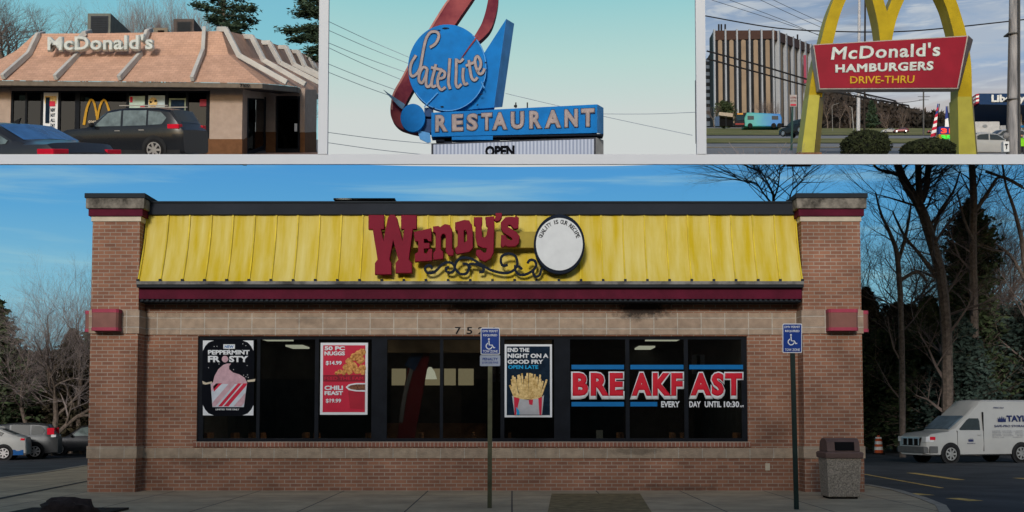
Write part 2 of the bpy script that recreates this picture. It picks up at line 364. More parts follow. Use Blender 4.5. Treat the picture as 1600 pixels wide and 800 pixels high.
def sky_mat(name, stops, z0, z1, cloud=None):
    "self-luminous sky: colour by height, optional streaky cloud"
    m, t, N, L, P = mk(name); N.remove(P); out = [n for n in N if n.type == 'OUTPUT_MATERIAL'][0]
    em = N.new('ShaderNodeEmission'); L.new(em.outputs[0], out.inputs[0]); em.inputs[1].default_value = 1 / EXPO
    tc = N.new('ShaderNodeTexCoord'); sp = N.new('ShaderNodeSeparateXYZ'); L.new(tc.outputs['Object'], sp.inputs[0])
    mr = N.new('ShaderNodeMapRange'); mr.inputs[1].default_value = z0; mr.inputs[2].default_value = z1; L.new(sp.outputs[2], mr.inputs[0])
    cr = N.new('ShaderNodeValToRGB'); e = cr.color_ramp.elements
    for i, (p, c) in enumerate(stops):
        k = e[i] if i < 2 else e.new(p)
        k.position = p; k.color = (*lin(c), 1)
    L.new(mr.outputs[0], cr.inputs[0]); last = cr.outputs[0]
    for (sx, sz, sc_, lo, hi, col, amt, seed) in (cloud or []):
        mp = N.new('ShaderNodeMapping'); mp.inputs['Scale'].default_value = (sx, sx, sz); mp.inputs['Location'].default_value = (seed, 0, 0); L.new(tc.outputs['Object'], mp.inputs[0])
        nz = N.new('ShaderNodeTexNoise'); nz.inputs['Scale'].default_value = sc_; nz.inputs['Detail'].default_value = 8; nz.inputs['Roughness'].default_value = .55; nz.inputs['Distortion'].default_value = .6; L.new(mp.outputs[0], nz.inputs[0])
        m2 = N.new('ShaderNodeMapRange'); m2.interpolation_type = 'SMOOTHSTEP'; m2.inputs[1].default_value = lo; m2.inputs[2].default_value = hi; m2.inputs[4].default_value = amt; L.new(nz.outputs[0], m2.inputs[0])
        mx = N.new('ShaderNodeMix'); mx.data_type = 'RGBA'; L.new(m2.outputs[0], mx.inputs[0]); L.new(last, mx.inputs[6]); mx.inputs[7].default_value = (*lin(col), 1); last = mx.outputs[2]
    L.new(last, em.inputs[0]); return m

# ------------------------------------------------------------------ SKY backdrops (arcs 450 m away)
RS = 450.0
def zrow(py, Y): return W(800, py, Y).z
def sky_arc(px0, px1, z0, z1, m):
    mb = MB(); a0 = math.atan((px0 - 800) / 1800); a1 = math.atan((px1 - 800) / 1800); n = 24
    P = [(RS * math.sin(a0 + (a1 - a0) * i / n), RS * math.cos(a0 + (a1 - a0) * i / n)) for i in range(n + 1)]
    for i in range(n): mb.quad((*P[i], z0), (*P[i + 1], z0), (*P[i + 1], z1), (*P[i], z1))
    return tag(mb.build('sky', m), kind='structure')
zb = zrow(249, RS * .97); zt = zrow(0, RS); zz = zrow(650, RS)
sky_arc(-2500, 4100, -12, zb, sky_mat('sky_blue_dusk', [(0, (150, 188, 196)), (1, (76, 150, 208)), (.5, (128, 186, 208)), (.78, (92, 164, 210))], 0, zb, [(.0022, .035, 3.0, .48, .72, (158, 198, 206), .55, 3)]))
sky_arc(-2500, 504, zb, zt + 110, sky_mat('sky_clear', [(0, (158, 203, 206)), (1, (104, 176, 208)), (.45, (134, 196, 208))], zb, zt + 30, [(.004, .02, 3, .5, .8, (160, 205, 212), .3, 9)]))
sky_arc(504, 1097, zb, zt + 110, sky_mat('sky_pale', [(0, (207, 210, 209)), (1, (148, 203, 207)), (.3, (204, 212, 209)), (.62, (182, 213, 208))], zb, zt))
sky_arc(1097, 4100, zb, zt + 110, sky_mat('sky_cloudy', [(0, (196, 182, 172)), (1, (128, 150, 178)), (.28, (186, 182, 182)), (.5, (104, 152, 200))], zb, zt,
        [(.006, .03, 1.5, .40, .60, (176, 186, 198), .85, 40), (.012, .07, 1.8, .54, .68, (138, 148, 164), .6, 11), (.01, .07, 3.0, .50, .66, (200, 206, 210), .7, 70)]))

# ------------------------------------------------------------------ LOWER GROUND
gm = MB(); ys = [-60, 0, 22, 50, 90, 460]; zs = [-.14, -.14, -.14, -.62, -.8, -.8]
for i in range(5):
    for k in range(12):
        x0 = -600 + 100 * k; gm.quad((x0, ys[i], zs[i]), (x0 + 100, ys[i], zs[i]), (x0 + 100, ys[i + 1], zs[i + 1]), (x0, ys[i + 1], zs[i + 1]))
tag(gm.build('ground', M['asphalt']), kind='structure')
def lotz(Y): return -.14 if Y <= 22 else (-.14 - .48 * (Y - 22) / 28 if Y < 50 else -.62 - .18 * min((Y - 50) / 40, 1))
def GL(px, py):
    "point on the sloping lot"
    z = -.14
    for _ in range(12): p = G(px, py, z); z = lotz(p.y)
    return G(px, py, z)
# pavement round the restaurant
edge = [(-200, 775), (0, 747), (70, 738), (137, 727), (300, 722), (800, 722), (1200, 722), (1351, 757), (1400, 766), (1440, 778), (1470, 790), (1480, 806), (1450, 828), (900, 850), (200, 850), (-260, 850)]
sw = MB(); ep = [G(x, y) for x, y in edge]
ep[4] = Vector((ep[3].x + .3, 40, 0)); ep[5] = Vector((0, 40, 0)); ep[6] = Vector((6.6, 40, 0)); ep[7] = G(1351, 757)
ep.insert(7, Vector((7.2, 40, 0)))
sw.prism([(p.x, p.y, 0) for p in ep], (0, 0, -.16)); tag(sw.build('sidewalk', M['concrete']), kind='structure')
ks = MB()
for seg in [(0, 3), (8, 13)]:
    for i in range(*seg):
        a, b = ep[i], ep[i + 1]; ks.bar((a.x, a.y, -.055), (b.x, b.y, -.055), .16, .13)
tag(ks.build('kerb', mat('kerb_concrete', (.3, .27, .22), .9, var=.2, vs=3)), kind='structure')
dw = MB(); a, b, c, d = G(862, 771, .004), G(1000, 771, .004), G(1020, 803, .004), G(855, 803, .004); dw.quad(a, b, c, d)
tag(dw.build('tactile_paving', mat('tactile_brown', (.22, .17, .09), .9, var=.3, vs=5, bump=1, bs=9)), kind='structure')
dl = MB()
dl.quad(G(-80, 796, .006), G(-80, 793, .006), G(137, 751, .006), G(137, 752.2, .006))
tag(dl.build('pavement_joint', mat('joint_dark', (.055, .05, .045), .9)), kind='structure')
ls = MB()
def stripe(mb, pts, wd):
    P = [GL(x, y) for x, y in pts]
    for a, b in zip(P, P[1:]):
        d = (b - a).normalized(); s = Vector((-d.y, d.x, 0)) * wd / 2; u = Vector((0, 0, .006))
        mb.quad(a - s + u, b - s + u, b + s + u, a + s + u)
stripe(ls, [(1350, 741), (1450, 759), (1620, 789)], .12); stripe(ls, [(1423, 739), (1500, 750)], .28); stripe(ls, [(1422, 771), (1525, 783)], .3); stripe(ls, [(1590, 747), (1640, 752)], .3)
tag(ls.build('parking_lines', M['line']), kind='structure')
pb = MB(); pb.box(G(30, 800).x, G(185, 800).x, 12.5, G(100, 796).y, .0, .03); pbo = pb.build('planting_bed', M['soil']); tag(pbo, kind='structure')
gr = MB()
for x0, x1 in ((-600, -12.5), (16.5, 600)): # leaf litter under the woods
    gr.quad((x0, 64, lotz(64) + .02), (x1, 64, lotz(64) + .02), (x1, 458, -.76), (x0, 458, -.76))
tag(gr.build('woodland_floor', M['soil']), kind='structure')
rk = MB(); p = G(103, 806); rk.ellipsoid((p.x, p.y, .05), .38, .25, .19, 24, 12, .5, 3)
tag(rk.build('rock', M['rock'], smooth=60), 'low dark brown rock at the front edge of the pavement by the left pier', 'rock')

# ------------------------------------------------------------------ added block, unseen behind the viewpoint, put there to shade the lower facade
sh = MB(); sh.box(-40, 30, -26, -14, -.14, 11.0)
so = empty('added_shade_block', (0, -20, -.14), 'long brick block added unseen behind the viewer to shade the lower facade', 'building')
sh.build('wall', M['brick'], so)
s2 = MB(); s2.box(-40.4, 30.4, -26.4, -13.6, 11.0, 11.4); s2.build('roof', M['fascia'], so)
for k in range(6):
    s3 = MB(); s3.box(-37 + k * 11.5, -29 + k * 11.5, -13.99, -13.9, .3, 3.2); s3.build('window', M['car_glass'], so)

# ------------------------------------------------------------------ DISPLAY FRAME: beam carrying the three upper plots, two partition walls
YB = 23.6
bm_ = MB(); z0, z1 = zrow(256.5, YB), zrow(241, YB); bm_.box(-30, 30, YB, YB + .06, z0, z1)
tag(bm_.build('deck_beam', M['gutter']), kind='structure')
def partition(pxa, pxb):
    top = W(800, -90, YB).z; mb = MB(); zc = zrow(241, YB)
    c = (pxa + pxb) / 2
    def X(px, py): return W(px, py, YB - .02).x
    mb.prism([(X(pxa, 241), YB - .02, zc + .001), (X(pxb, 241), YB - .02, zc + .001), (X(pxb, 241), YB - .02, top), (X(pxa, 241), YB - .02, top)], (0, .1, 0))
    a = math.atan((c - 800) / 1800); d = Vector((math.sin(a), math.cos(a), 0)); s = Vector((d.y, -d.x, 0)) * .035
    k = X(c, 241) / (YB - .02)
    pts = []
    for Y, low, hi in ((YB + .1, zrow(252, YB + .1), top), (46, zrow(252, 46), zrow(-90, 46))):
        pts.append((k * Y, Y, low, hi))
    (xa, ya, la, ha), (xb, yb, lb, hb) = pts
    mb.prism([(xa - s.x, ya - s.y, la), (xb - s.x, yb - s.y, lb), (xb - s.x, yb - s.y, hb), (xa - s.x, ya - s.y, ha)], s * 2)
    return tag(mb.build('partition_wall', M['gutter']), kind='structure')
partition(496.5, 511.5); partition(1089, 1104)
KL = W(503, 120, 40).x / 40; KR = W(1096, 120, 40).x / 40
CUT1 = [((0, 0, 0), Vector((1, -W(503, 120, 40).x / 40, 0)).normalized())]
CUT3 = [((0, 0, 0), Vector((-1, W(1097, 120, 40).x / 40, 0)).normalized())]

# upper plots: sloping ground, one per cell
def row1(Y): return 256 if Y < 41 else 190 + 2700 / Y
def gz(Y): return zrow(row1(Y), Y)
def strip(mb, y0, y1, xa0, xa1, xb0, xb1, lift=0, n=1):
    "ground strip between depths y0 and y1; xa: function or slope k*Y"
    for i in range(n):
        a = y0 + (y1 - y0) * i / n; b = y0 + (y1 - y0) * (i + 1) / n
        mb.quad((xa0(a), a, gz(a) + lift), (xa1(a), a, gz(a) + lift), (xb1(b), b, gz(b) + lift), (xb0(b), b, gz(b) + lift))
def plot(y0, y1, f0, f1, m, lift=0, name='ground'):
    mb = MB(); Y = y0
    while Y < y1 - .01:
        Y2 = min(y1, Y * 1.12 if Y >= 41 else min(Y + 6, 41)); strip(mb, Y, Y2, f0, f1, f0, f1, lift); Y = Y2
    return tag(mb.build(name, m), kind='structure')
fL0 = lambda Y: W(-90, 240, Y).x; fL1 = lambda Y: KL * Y - .05
fR0 = lambda Y: KR * Y + .05; fR1 = lambda Y: W(1690, 240, Y).x
plot(YB + .06, 96, fL0, fL1, M['asphalt2'])
plot(YB + .06, 445, fR0, fR1, M['asphalt2'])
m2 = MB()
for a, b in ((YB + .06, 60), (60, 445)):
    za, zb_ = zrow(252, a), zrow(251, b); m2.quad((KL * a, a, za), (KR * a, a, za), (KR * b, b, zb_), (KL * b, b, zb_))
tag(m2.build('ground', M['asphalt2']), kind='structure')
plot(79, 100, fR0, fR1, M['grass'], .05, 'grass_verge'); plot(123, 250, fR0, fR1, M['grass'], .08, 'grass_slope')
plot(66, 66.8, fR0, fR1, M['line'], .03, 'lane_line')

# ------------------------------------------------------------------ THE YELLOW-FRONTED RESTAURANT (lower scene)
YP, YW = 21.0, 21.4
rest = empty('restaurant_building', (0, YW, 0), 'long red brick restaurant with a yellow metal mansard front and dark window band', 'building')
def X_(px, py=768, Y=YP): return W(px, py, Y).x
def Z_(py, Y=YP): return W(800, py, Y).z
pl0, pl1 = X_(136), X_(211); pr0, pr1 = X_(1258), X_(1351)
zr = Z_(316, YW); wl, wr = X_(308, 610, YW), X_(1168, 610, YW); wt, wb = Z_(525, YW), Z_(690, YW)
wall = MB()
wall.box(pl1 - .2, wl, YW, YW + .3, 0, zr); wall.box(wr, pr0 + .2, YW, YW + .3, 0, zr)
wall.box(wl, wr, YW, YW + .3, 0, wb); wall.box(wl, wr, YW, YW + .3, wt, zr)
wall.box(pl0 + .2, pl1 - .2, YW + .25, YW + .6, 0, zr); wall.box(pr0 + .2, pr1 - .2, YW + .25, YW + .6, 0, zr)
wall.box(pl0 + .02, pl0 + .3, YW + .6, 37, 0, zr); wall.box(pr1 - .3, pr1 - .02, YW + .6, 37, 0, zr); wall.box(pl0 + .02, pr1 - .02, 37, 37.3, 0, zr)
wall.build('wall', M['brick'], rest)
rf = MB(); rf.box(pl0 + .3, pr1 - .3, YW + .3, 37, zr - .45, zr - .3); rf.build('roof', M['fascia'], rest)
zm0, zm1 = Z_(340), Z_(303)
for xa, xb, out in ((pl0, pl1, 0), (pr0, pr1, 1)):
    p = MB(); p.box(xa, xb, YP, YP + .7, 0, Z_(346)); po = p.build('pier', M['brick'], rest)
    q = MB(); q.box(xa - .02, xb + .02, YP - .02, YP + .72, Z_(346), Z_(338)); q.build('trim', M['cream'], po)
    q = MB(); q.box(xa - .06, xb + .06, YP - .06, YP + .76, Z_(338), Z_(327)); q.build('moulding', M['maroon'], po)
    q = MB(); q.box(xa - .1, xb + .1, YP - .1, YP + .8, Z_(327), Z_(311)); q.build('cap', M['cap_stone'], po, bevel=.01)
    q = MB(); q.box(xa - .12, xb + .12, YP - .12, YP + .82, Z_(311), Z_(303.5)); q.build('coping', M['cap_metal'], po, bevel=.008)
    q = MB(); q.box(xa - .025, xb + .025, YP - .025, YP + .5, Z_(521), Z_(485)); q.build('stone_band', M['block'], po)
    q = MB(); q.box(xa - .02, xb + .02, YP - .02, YP + .5, Z_(716), Z_(697)); q.build('stone_band', M['block_band'], po)
    # box-shaped wall lamps
    lx0, lx1 = (X_(150, 500), X_(191, 500)) if not out else (X_(1290, 500), X_(1335, 500))
    for side in (0, 1):
        g = MB(); 
        def lampbox(mb, x0, x1, y0, y1, za, zb2, ch=.035):
            mb.prism([(x0, y0 + ch, za), (x0 + ch, y0, za), (x1 - ch, y0, za), (x1, y0 + ch, za), (x1, y1, za), (x0, y1, za)], (0, 0, zb2 - za))
        if side == 0: a0, a1, b0, b1 = lx0, lx1, YP - .24, YP - .026
        elif out: a0, a1, b0, b1 = xb + .026, xb + .16, YP + .1, YP + .5
        else: a0, a1, b0, b1 = xa - .15, xa - .026, YP + .1, YP + .5
        lampbox(g, a0, a1, b0, b1, Z_(513), Z_(490))
        lo = g.build('wall_lamp', mat('lamp_brown', (.23, .10, .08), .5, var=.1), rest)
        h = MB(); lampbox(h, a0 - .005, a1 + .005, b0 - .005, b1, Z_(490), Z_(484.5)); lampbox(h, a0 - .005, a1 + .005, b0 - .005, b1, Z_(518), Z_(513)); h.build('trim', M['maroon'] if 0 else mat('lamp_red', (.36, .05, .085), .5), lo)
# bands on the wall
def band(n, x0, x1, ya, yb, m, pr=.03, Y=YW):
    b = MB(); b.box(x0, x1, Y - pr, Y + .01, Z_(yb, YW), Z_(ya, YW)); return b.build(n, m, rest)
band('stone_band', pl1 + .026, pr0 - .026, 489, 523, M['block'])
band('stone_band', pl1 + .021, pr0 - .021, 700, 716, M['block_band'], .025)
band('window_sill', wl - .05, wr + .05, 690, 698, M['brick_vert'], .04)
# overhang: red moulding, dark dentils, gutter edge
b = MB(); b.box(pl1 + .02, pr0 - .02, YW - .45, YW, Z_(467, YW - .45), Z_(450, YW - .45)); b.build('moulding', M['maroon'], rest)
b = MB(); b.box(pl1 + .02, pr0 - .02, YW - .4, YW - .001, Z_(472, YW - .4), Z_(467, YW - .45)); 
b.build('moulding', M['black_frame'], rest)
b = MB(); x = pl1 + .05
while x < pr0 - .08: b.box(x, x + .045, YW - .43, YW - .401, Z_(471, YW - .4), Z_(467.3, YW - .4)); x += .095
b.build('dentil_row', M['cap_metal'], rest)
b = MB(); b.box(pl1 + .01, pr0 - .01, YW - .56, YW, Z_(450, YW - .45) + .001, Z_(441, YW - .56)); b.build('gutter', M['cap_metal'], rest)
b = MB(); b.box(pl1 + .01, pr0 - .01, YW - .585, YW - .561, Z_(444.5, YW - .56), Z_(439.5, YW - .56)); b.build('gutter_edge', mat('weathered_edge', (.09, .085, .08), .5, var=.5, vs=3, col2=(.25, .24, .22)), rest)
# yellow mansard
def mans(t): # t 0 top -> 1 bottom
    y = YW - .10 - .43 * (t ** 1.6); z = Z_(335, YW - .1) + (Z_(440, YW - .53) - Z_(335, YW - .1)) * t; return y, z
mx0, mx1 = pl1 + .03, pr0 - .03; K = 8
mm = MB(); nb = 30; bw = (mx1 - mx0) / nb
for i in range(nb):
    for k in range(K):
        (ya, za), (yb, zb2) = mans(k / K), mans((k + 1) / K)
        xa, xb = mx0 + i * bw, mx0 + (i + 1) * bw; xm = (xa + xb) / 2; dp = .012
        mm.quad((xa, ya, za), (xa, yb, zb2), (xm, yb + dp, zb2), (xm, ya + dp, za)); mm.quad((xm, ya + dp, za), (xm, yb + dp, zb2), (xb, yb, zb2), (xb, ya, za))
mo = mm.build('mansard_roof', M['yellow_roof'], rest)
sm = MB()
for i in range(nb + 1):
    xx = mx0 + i * bw
    for k in range(K):
        (ya, za), (yb, zb2) = mans(k / K), mans((k + 1) / K)
        sm.add([(xx - .013, ya - .03, za), (xx + .013, ya - .03, za), (xx + .013, ya + .02, za), (xx - .013, ya + .02, za), (xx - .013, yb - .03, zb2), (xx + .013, yb - .03, zb2), (xx + .013, yb + .02, zb2), (xx - .013, yb + .02, zb2)],
               [(0, 1, 5, 4), (1, 2, 6, 5), (3, 0, 4, 7)])
sm.build('seam', mat('seam_yellow', (.62, .47, .04), .45, var=.2, vs=2), mo)
sm = MB()
for i in range(nb + 1):
    y, z = mans(1); sm.box(mx0 + i * bw - .022, mx0 + i * bw + .022, y - .045, y, z - .002, z + .045)
sm.build('seam_foot', M['cap_metal'], mo)
b = MB(); b.box(pl1 + .02, pr0 - .02, YW - .16, YW + .35, Z_(335, YW - .16), Z_(317, YW - .16)); b.build('fascia', M['fascia'], rest)
b = MB(); b.box(pl1 + .02, pr0 - .02, YW - .19, YW + .37, Z_(317, YW - .16) + .001, Z_(315.5, YW - .16) + .01); b.build('coping', M['cap_metal'], rest)
hv = MB(); hv.pbox(524, 312, 614, 330, 28, 1.8); ho = empty('rooftop_unit', W(569, 330, 28), 'low dark rooftop vent unit just showing above the yellow-fronted restaurant', 'air conditioner'); hv.build('housing', M['cap_metal'], ho)
hv = MB(); hv.pbox(521, 309.5, 617, 312, 27.95, 1.95); hv.build('cover', M['steel'], ho)
# windows
mull = [(308, 317), (400, 405), (491, 497), (580, 604), (687, 692), (782, 788), (866, 891), (978, 984), (1070, 1076), (1160, 1168)]
fr = MB()
for a, b2 in mull:
    fr.box(X_(a, 610, YW), X_(b2, 610, YW), YW + .05, YW + .14, wb, wt)
for (a, b2), (c, d) in zip(mull, mull[1:]):
    fr.box(X_(b2, 610, YW) , X_(c, 610, YW), YW + .052, YW + .138, wt - .06, wt - .001); fr.box(X_(b2, 610, YW), X_(c, 610, YW), YW + .052, YW + .138, wb + .001, wb + .06)
wfr = fr.build('window_frame', M['black_frame'], rest)
for (a, b2), (c, d) in zip(mull, mull[1:]):
    g = MB(); g.box(X_(b2, 610, YW), X_(c, 610, YW), YW + .09, YW + .1, wb + .05, wt - .05); g.build('pane', M['glass'], wfr)
# interior
i_ = MB(); X0, X1 = wl - .3, wr + .3
i_.quad((X0, YW + .31, .05), (X1, YW + .31, .05), (X1, 30, .05), (X0, 30, .05)); i_.quad((X0, YW + .31, 3.15), (X1, YW + .31, 3.15), (X1, 30, 3.15), (X0, 30, 3.15))
i_.quad((X0, 30, .05), (X1, 30, .05), (X1, 30, 3.15), (X0, 30, 3.15)); i_.quad((X0, YW + .3, .05), (X0, 30, .05), (X0, 30, 3.15), (X0, YW + .3, 3.15)); i_.quad((X1, YW + .3, .05), (X1, 30, .05), (X1, 30, 3.15), (X1, YW + .3, 3.15))
i_.build('interior_room', M['inside'], rest)
b = MB(); b.box(X_(600, 600, 29), X_(760, 600, 29), 28.6, 29.6, .05, 1.2); b.build('counter', M['inside_warm'], rest)
b = MB(); b.pbox(604, 531, 862, 551, 24, .2); b.build('bulkhead', mat('warm_bulkhead', (.11, .08, .055), .8, var=.4, vs=3), rest)
for a, c in ((612, 634), (641, 658), (664, 688), (694, 712), (716, 740)):
    b = MB(); b.pbox(a, 576, c, 602, 29.3, .05); b.build('menu_board', M['menu'], rest)
for a, c, y, Yd in ((410, 452, 543.5, 26), (452, 478, 553.5, 29), (1012, 1062, 543.5, 26), (995, 1020, 555, 29.4)):
    zt_ = 3.12; b = MB(); p0 = W(a, y, Yd); p1 = W(c, y, Yd); b.box(p0.x, p1.x, Yd - .5, Yd + .5, 3.10, 3.14); b.build('ceiling_or_fill_light', M['tube'], rest)
for k in range(6):
    b = MB(); xx = -5 + 2.1 * k; b.box(xx - .5, xx + .5, 22.6, 23.4, 3.10, 3.13); b.build('ceiling_or_fill_light', M['fill_glow'], rest)  # extra glowing panels, out of sight, added to brighten the interior
ds = empty('window_reflection', W(648, 690, 24.2), 'leaning red shape added inside the centre window to imitate a reflection', 'reflection')  # made-up shapes standing in for a red reflection on the glass
b = MB(); ribbon(b, [(632, 700, 13), (638, 660, 14), (646, 610, 15), (656, 560, 14), (664, 535, 10)], 24.2, .06); b.build('panel', mat('reflection_red', (.12, .01, .015), .5), ds)
b = MB(); ribbon(b, [(626, 660, 3), (633, 615, 3.2), (645, 570, 3)], 24.18, .01); b.build('stripe', mat('reflection_white', (.14, .14, .16), .5), ds)
b = MB(); ribbon(b, [(640, 575, 9), (655, 548, 8)], 24.17, .01); b.build('emblem', mat('reflection_blue', (.01, .03, .09), .5), ds)
b = MB(); c = W(672, 588, 25); b.tube([c + Vector((0, 0, .2)), c + Vector((0, 0, .1)), c - Vector((0, 0, .06))], [.03, .1, .15], 16); b.build('pendant_lamp', M['tube'], rest)
for k, px in enumerate((330, 372, 440, 540, 620, 700, 840, 930, 1010, 1110)):
    b = MB(); c = W(px, 690, 22.9); b.box(c.x - .3, c.x + .3, 22.5, 23.1, .74, .78); b.box(c.x - .04, c.x + .04, 22.75, 22.85, .05, .74); b.build('dining_table', M['inside_warm'], rest)
    for dx in (-.55, .5):
        b = MB(); b.box(c.x + dx - .03, c.x + dx + .03, 22.55, 23.05, .5, 1.05); b.box(c.x + dx - .15, c.x + dx + .15, 22.55, 23.05, .45, .5); b.box(c.x + dx - .02, c.x + dx + .02, 22.6, 22.64, .05, .45); b.build('dining_chair', M['inside_warm'], rest)
b = MB(); b.pbox(932, 672, 942, 686, YW + .2, .05); b.build('napkin_holder', M['cream'], rest)
# wall details
b = MB(); b.pbox(1196, 724, 1203, 735, YW - .03, .03); b.build('outlet_cover', M['cream'], rest)
# stains over the band
for x0, y0, x1, y1, s in ((985, 474, 1022, 492, 2), (722, 472, 752, 492, 3), (945, 697, 1010, 712, 5)): pass
for i, ch in enumerate('7524'):
    pxtext('house_number', ch, 711 + i * 18, 511, 720 + i * 18, 522, YW - .032, M['black_frame'], rest, .01, .012)

# wall lettering, hand-cut outlines
ws = empty('wall_sign', W(720, 440, YW - .7), 'big dark red old-style restaurant lettering with a black scroll, on the yellow mansard', 'sign')
YS = YW - .72
q5 = lambda P: [(560 + x / 6.956, 325 + y / 6.956) for x, y in P]
q6 = lambda P: [(720 + x / 6.957, 325 + y / 6.957) for x, y in P]
LET = [q5([(115, 82), (272, 82), (272, 222), (238, 222), (268, 405), (325, 110), (345, 80), (390, 80), (412, 110), (480, 405), (505, 222), (470, 222), (470, 82), (625, 82), (625, 222), (585, 222), (540, 560), (575, 600), (575, 700), (410, 700), (410, 600), (440, 560), (375, 310), (330, 560), (352, 600), (352, 715), (185, 715), (185, 600), (215, 560), (160, 222), (115, 222)]),
       q5([(608, 265), (785, 225), (788, 355), (765, 355), (745, 330), (705, 330), (705, 385), (765, 385), (765, 432), (705, 435), (705, 495), (745, 500), (770, 450), (795, 450), (795, 565), (620, 575), (620, 500), (655, 480), (655, 355), (620, 355)]),
       q5([(818, 205), (870, 200), (885, 215), (940, 180), (990, 190), (1012, 240), (1012, 440), (1030, 470), (1025, 510), (980, 510), (955, 470), (955, 300), (935, 270), (905, 280), (890, 310), (890, 450), (915, 480), (915, 545), (820, 555), (820, 490), (845, 460), (845, 265), (818, 255)]),
       None,
       q6([(148, 105), (225, 105), (225, 170), (218, 185), (225, 320), (260, 325), (285, 300), (300, 200), (280, 185), (272, 105), (355, 95), (360, 180), (350, 480), (320, 545), (260, 575), (210, 555), (170, 500), (175, 460), (215, 460), (245, 490), (280, 490), (290, 430), (230, 425), (185, 400), (165, 320), (165, 190), (148, 180)]),
       q6([(385, 60), (440, 60), (440, 100), (415, 135), (385, 140), (368, 122), (385, 100)]),
       q6([(490, 105), (560, 100), (590, 110), (600, 90), (625, 110), (620, 215), (580, 220), (545, 180), (510, 175), (500, 205), (600, 265), (635, 310), (625, 380), (590, 412), (520, 415), (480, 400), (455, 420), (440, 400), (445, 300), (480, 300), (500, 340), (545, 360), (570, 345), (560, 320), (470, 265), (445, 225), (440, 160)])]
DL = [q5([(1058, 160), (1150, 135), (1200, 140), (1228, 190), (1238, 290), (1238, 430), (1200, 470), (1070, 495), (1058, 470), (1058, 440), (1085, 410), (1085, 240), (1058, 235)]), q5([(1140, 240), (1165, 230), (1185, 260), (1185, 360), (1140, 390)])]
for L_ in LET:
    lp = DL if L_ is None else [L_]
    lo = pxshape('letter', lp, YS, .14, M['sign_red'], ws, .012)
rw = MB(); rw.box(X_(592, 370, YS + .2), X_(904, 370, YS + .2), YS + .19, YS + .34, Z_(387, YS + .2), Z_(362, YS + .2)); rw.build('raceway', M['yellow_plain'], ws)
sc_ = MB()
S = [q5([(800, 660), (780, 625), (740, 630), (725, 670), (760, 705), (830, 690), (900, 620), (960, 590), (1020, 600), (1045, 650), (1020, 695), (965, 695), (950, 655), (985, 640)]),
     q5([(1045, 650), (1060, 590), (1110, 545), (1180, 540)]) + q6([(137, 560), (200, 600), (300, 660), (400, 695), (500, 705), (580, 670), (615, 600), (590, 520), (520, 495), (450, 520), (435, 580), (460, 625), (510, 615)]),
     q5([(1130, 605), (1180, 610), (1200, 660), (1170, 710), (1110, 715), (1060, 670), (1045, 640)]), q6([(110, 650), (90, 625), (120, 605), (200, 620), (245, 650), (240, 690), (200, 695)]),
     q6([(590, 620), (600, 690), (650, 725), (720, 715), (790, 670), (820, 620), (800, 570), (750, 565), (725, 600)]), q6([(790, 670), (790, 715), (820, 745), (860, 720), (880, 660), (930, 650)]), q6([(590, 640), (630, 635), (665, 665)])]
for i, s_ in enumerate(S): ribbon(sc_, s_, YS + .02 + .002 * i, .05, 1.9)
sc_.build('scroll', M['sign_dark'], ws)
sp = MB()
for x in (612, 668, 740, 800): sp.pbox(x, 372, x + 4, 380, YS + .34, .25)
sp.build('bracket', M['black_frame'], ws)
rs = empty('round_sign', W(874, 425, YS), 'oval white disc sign with a black rim, right of the red letters', 'sign')
def ell(cx, cy, rx, ry, n=48, a0=0, a1=360): return [(cx + rx * math.cos(R(a0 + (a1 - a0) * i / n)), cy + ry * math.sin(R(a0 + (a1 - a0) * i / n))) for i in range(n)]
pxshape('rim', [ell(874, 381.5, 39, 46)], YS - .02, .16, M['sign_dark'], rs, .01)
pxshape('face', [ell(874, 381.5, 36.6, 41)], YS - .045, .02, M['sign_white'], rs)
txt = 'QUALITY IS OUR RECIPE'
for i, ch in enumerate(txt):
    if ch == ' ': continue
    a = R(-160 + 140 * i / (len(txt) - 1)); cx, cy = 874 + 31 * math.cos(a), 381.5 + 35 * math.sin(a)
    tx, ty = -math.sin(a), math.cos(a); nx, ny = math.cos(a), math.sin(a); h, v = (2.1 if ch != 'I' else .7), 3.3
    me = text_mesh(ch, .02); pc = lambda u, t: W(cx + tx * u * h + nx * t * v, cy + ty * u * h + ny * t * v, YS - .046)
    fit_text(me, pc(-1, -1), pc(1, -1), pc(-1, 1), pc(1, 1), .004); link_mesh('letter', me, M['black_frame'], rs)
b = MB(); b.pbox(858, 425, 886, 438, YS + .25, .2); b.build('bracket', M['yellow_plain'], rs)

# ------------------------------------------------------------------ posters on the glass (front face just outside the pane)
YG = YW + .045
def poster(x0, y0, x1, y1, border, label, bm, fm):
    e = empty('poster', W((x0 + x1) / 2, y1, YG), label, 'poster')
    b = MB(); b.pbox(x0, y0, x1, y1, YG, .02); b.build('frame', bm, e)
    b = MB(); b.pbox(x0 + border, y0 + border, x1 - border, y1 - border, YG - .004, .003); b.build('sheet', fm, e)
    return e
Yq = YG - .010
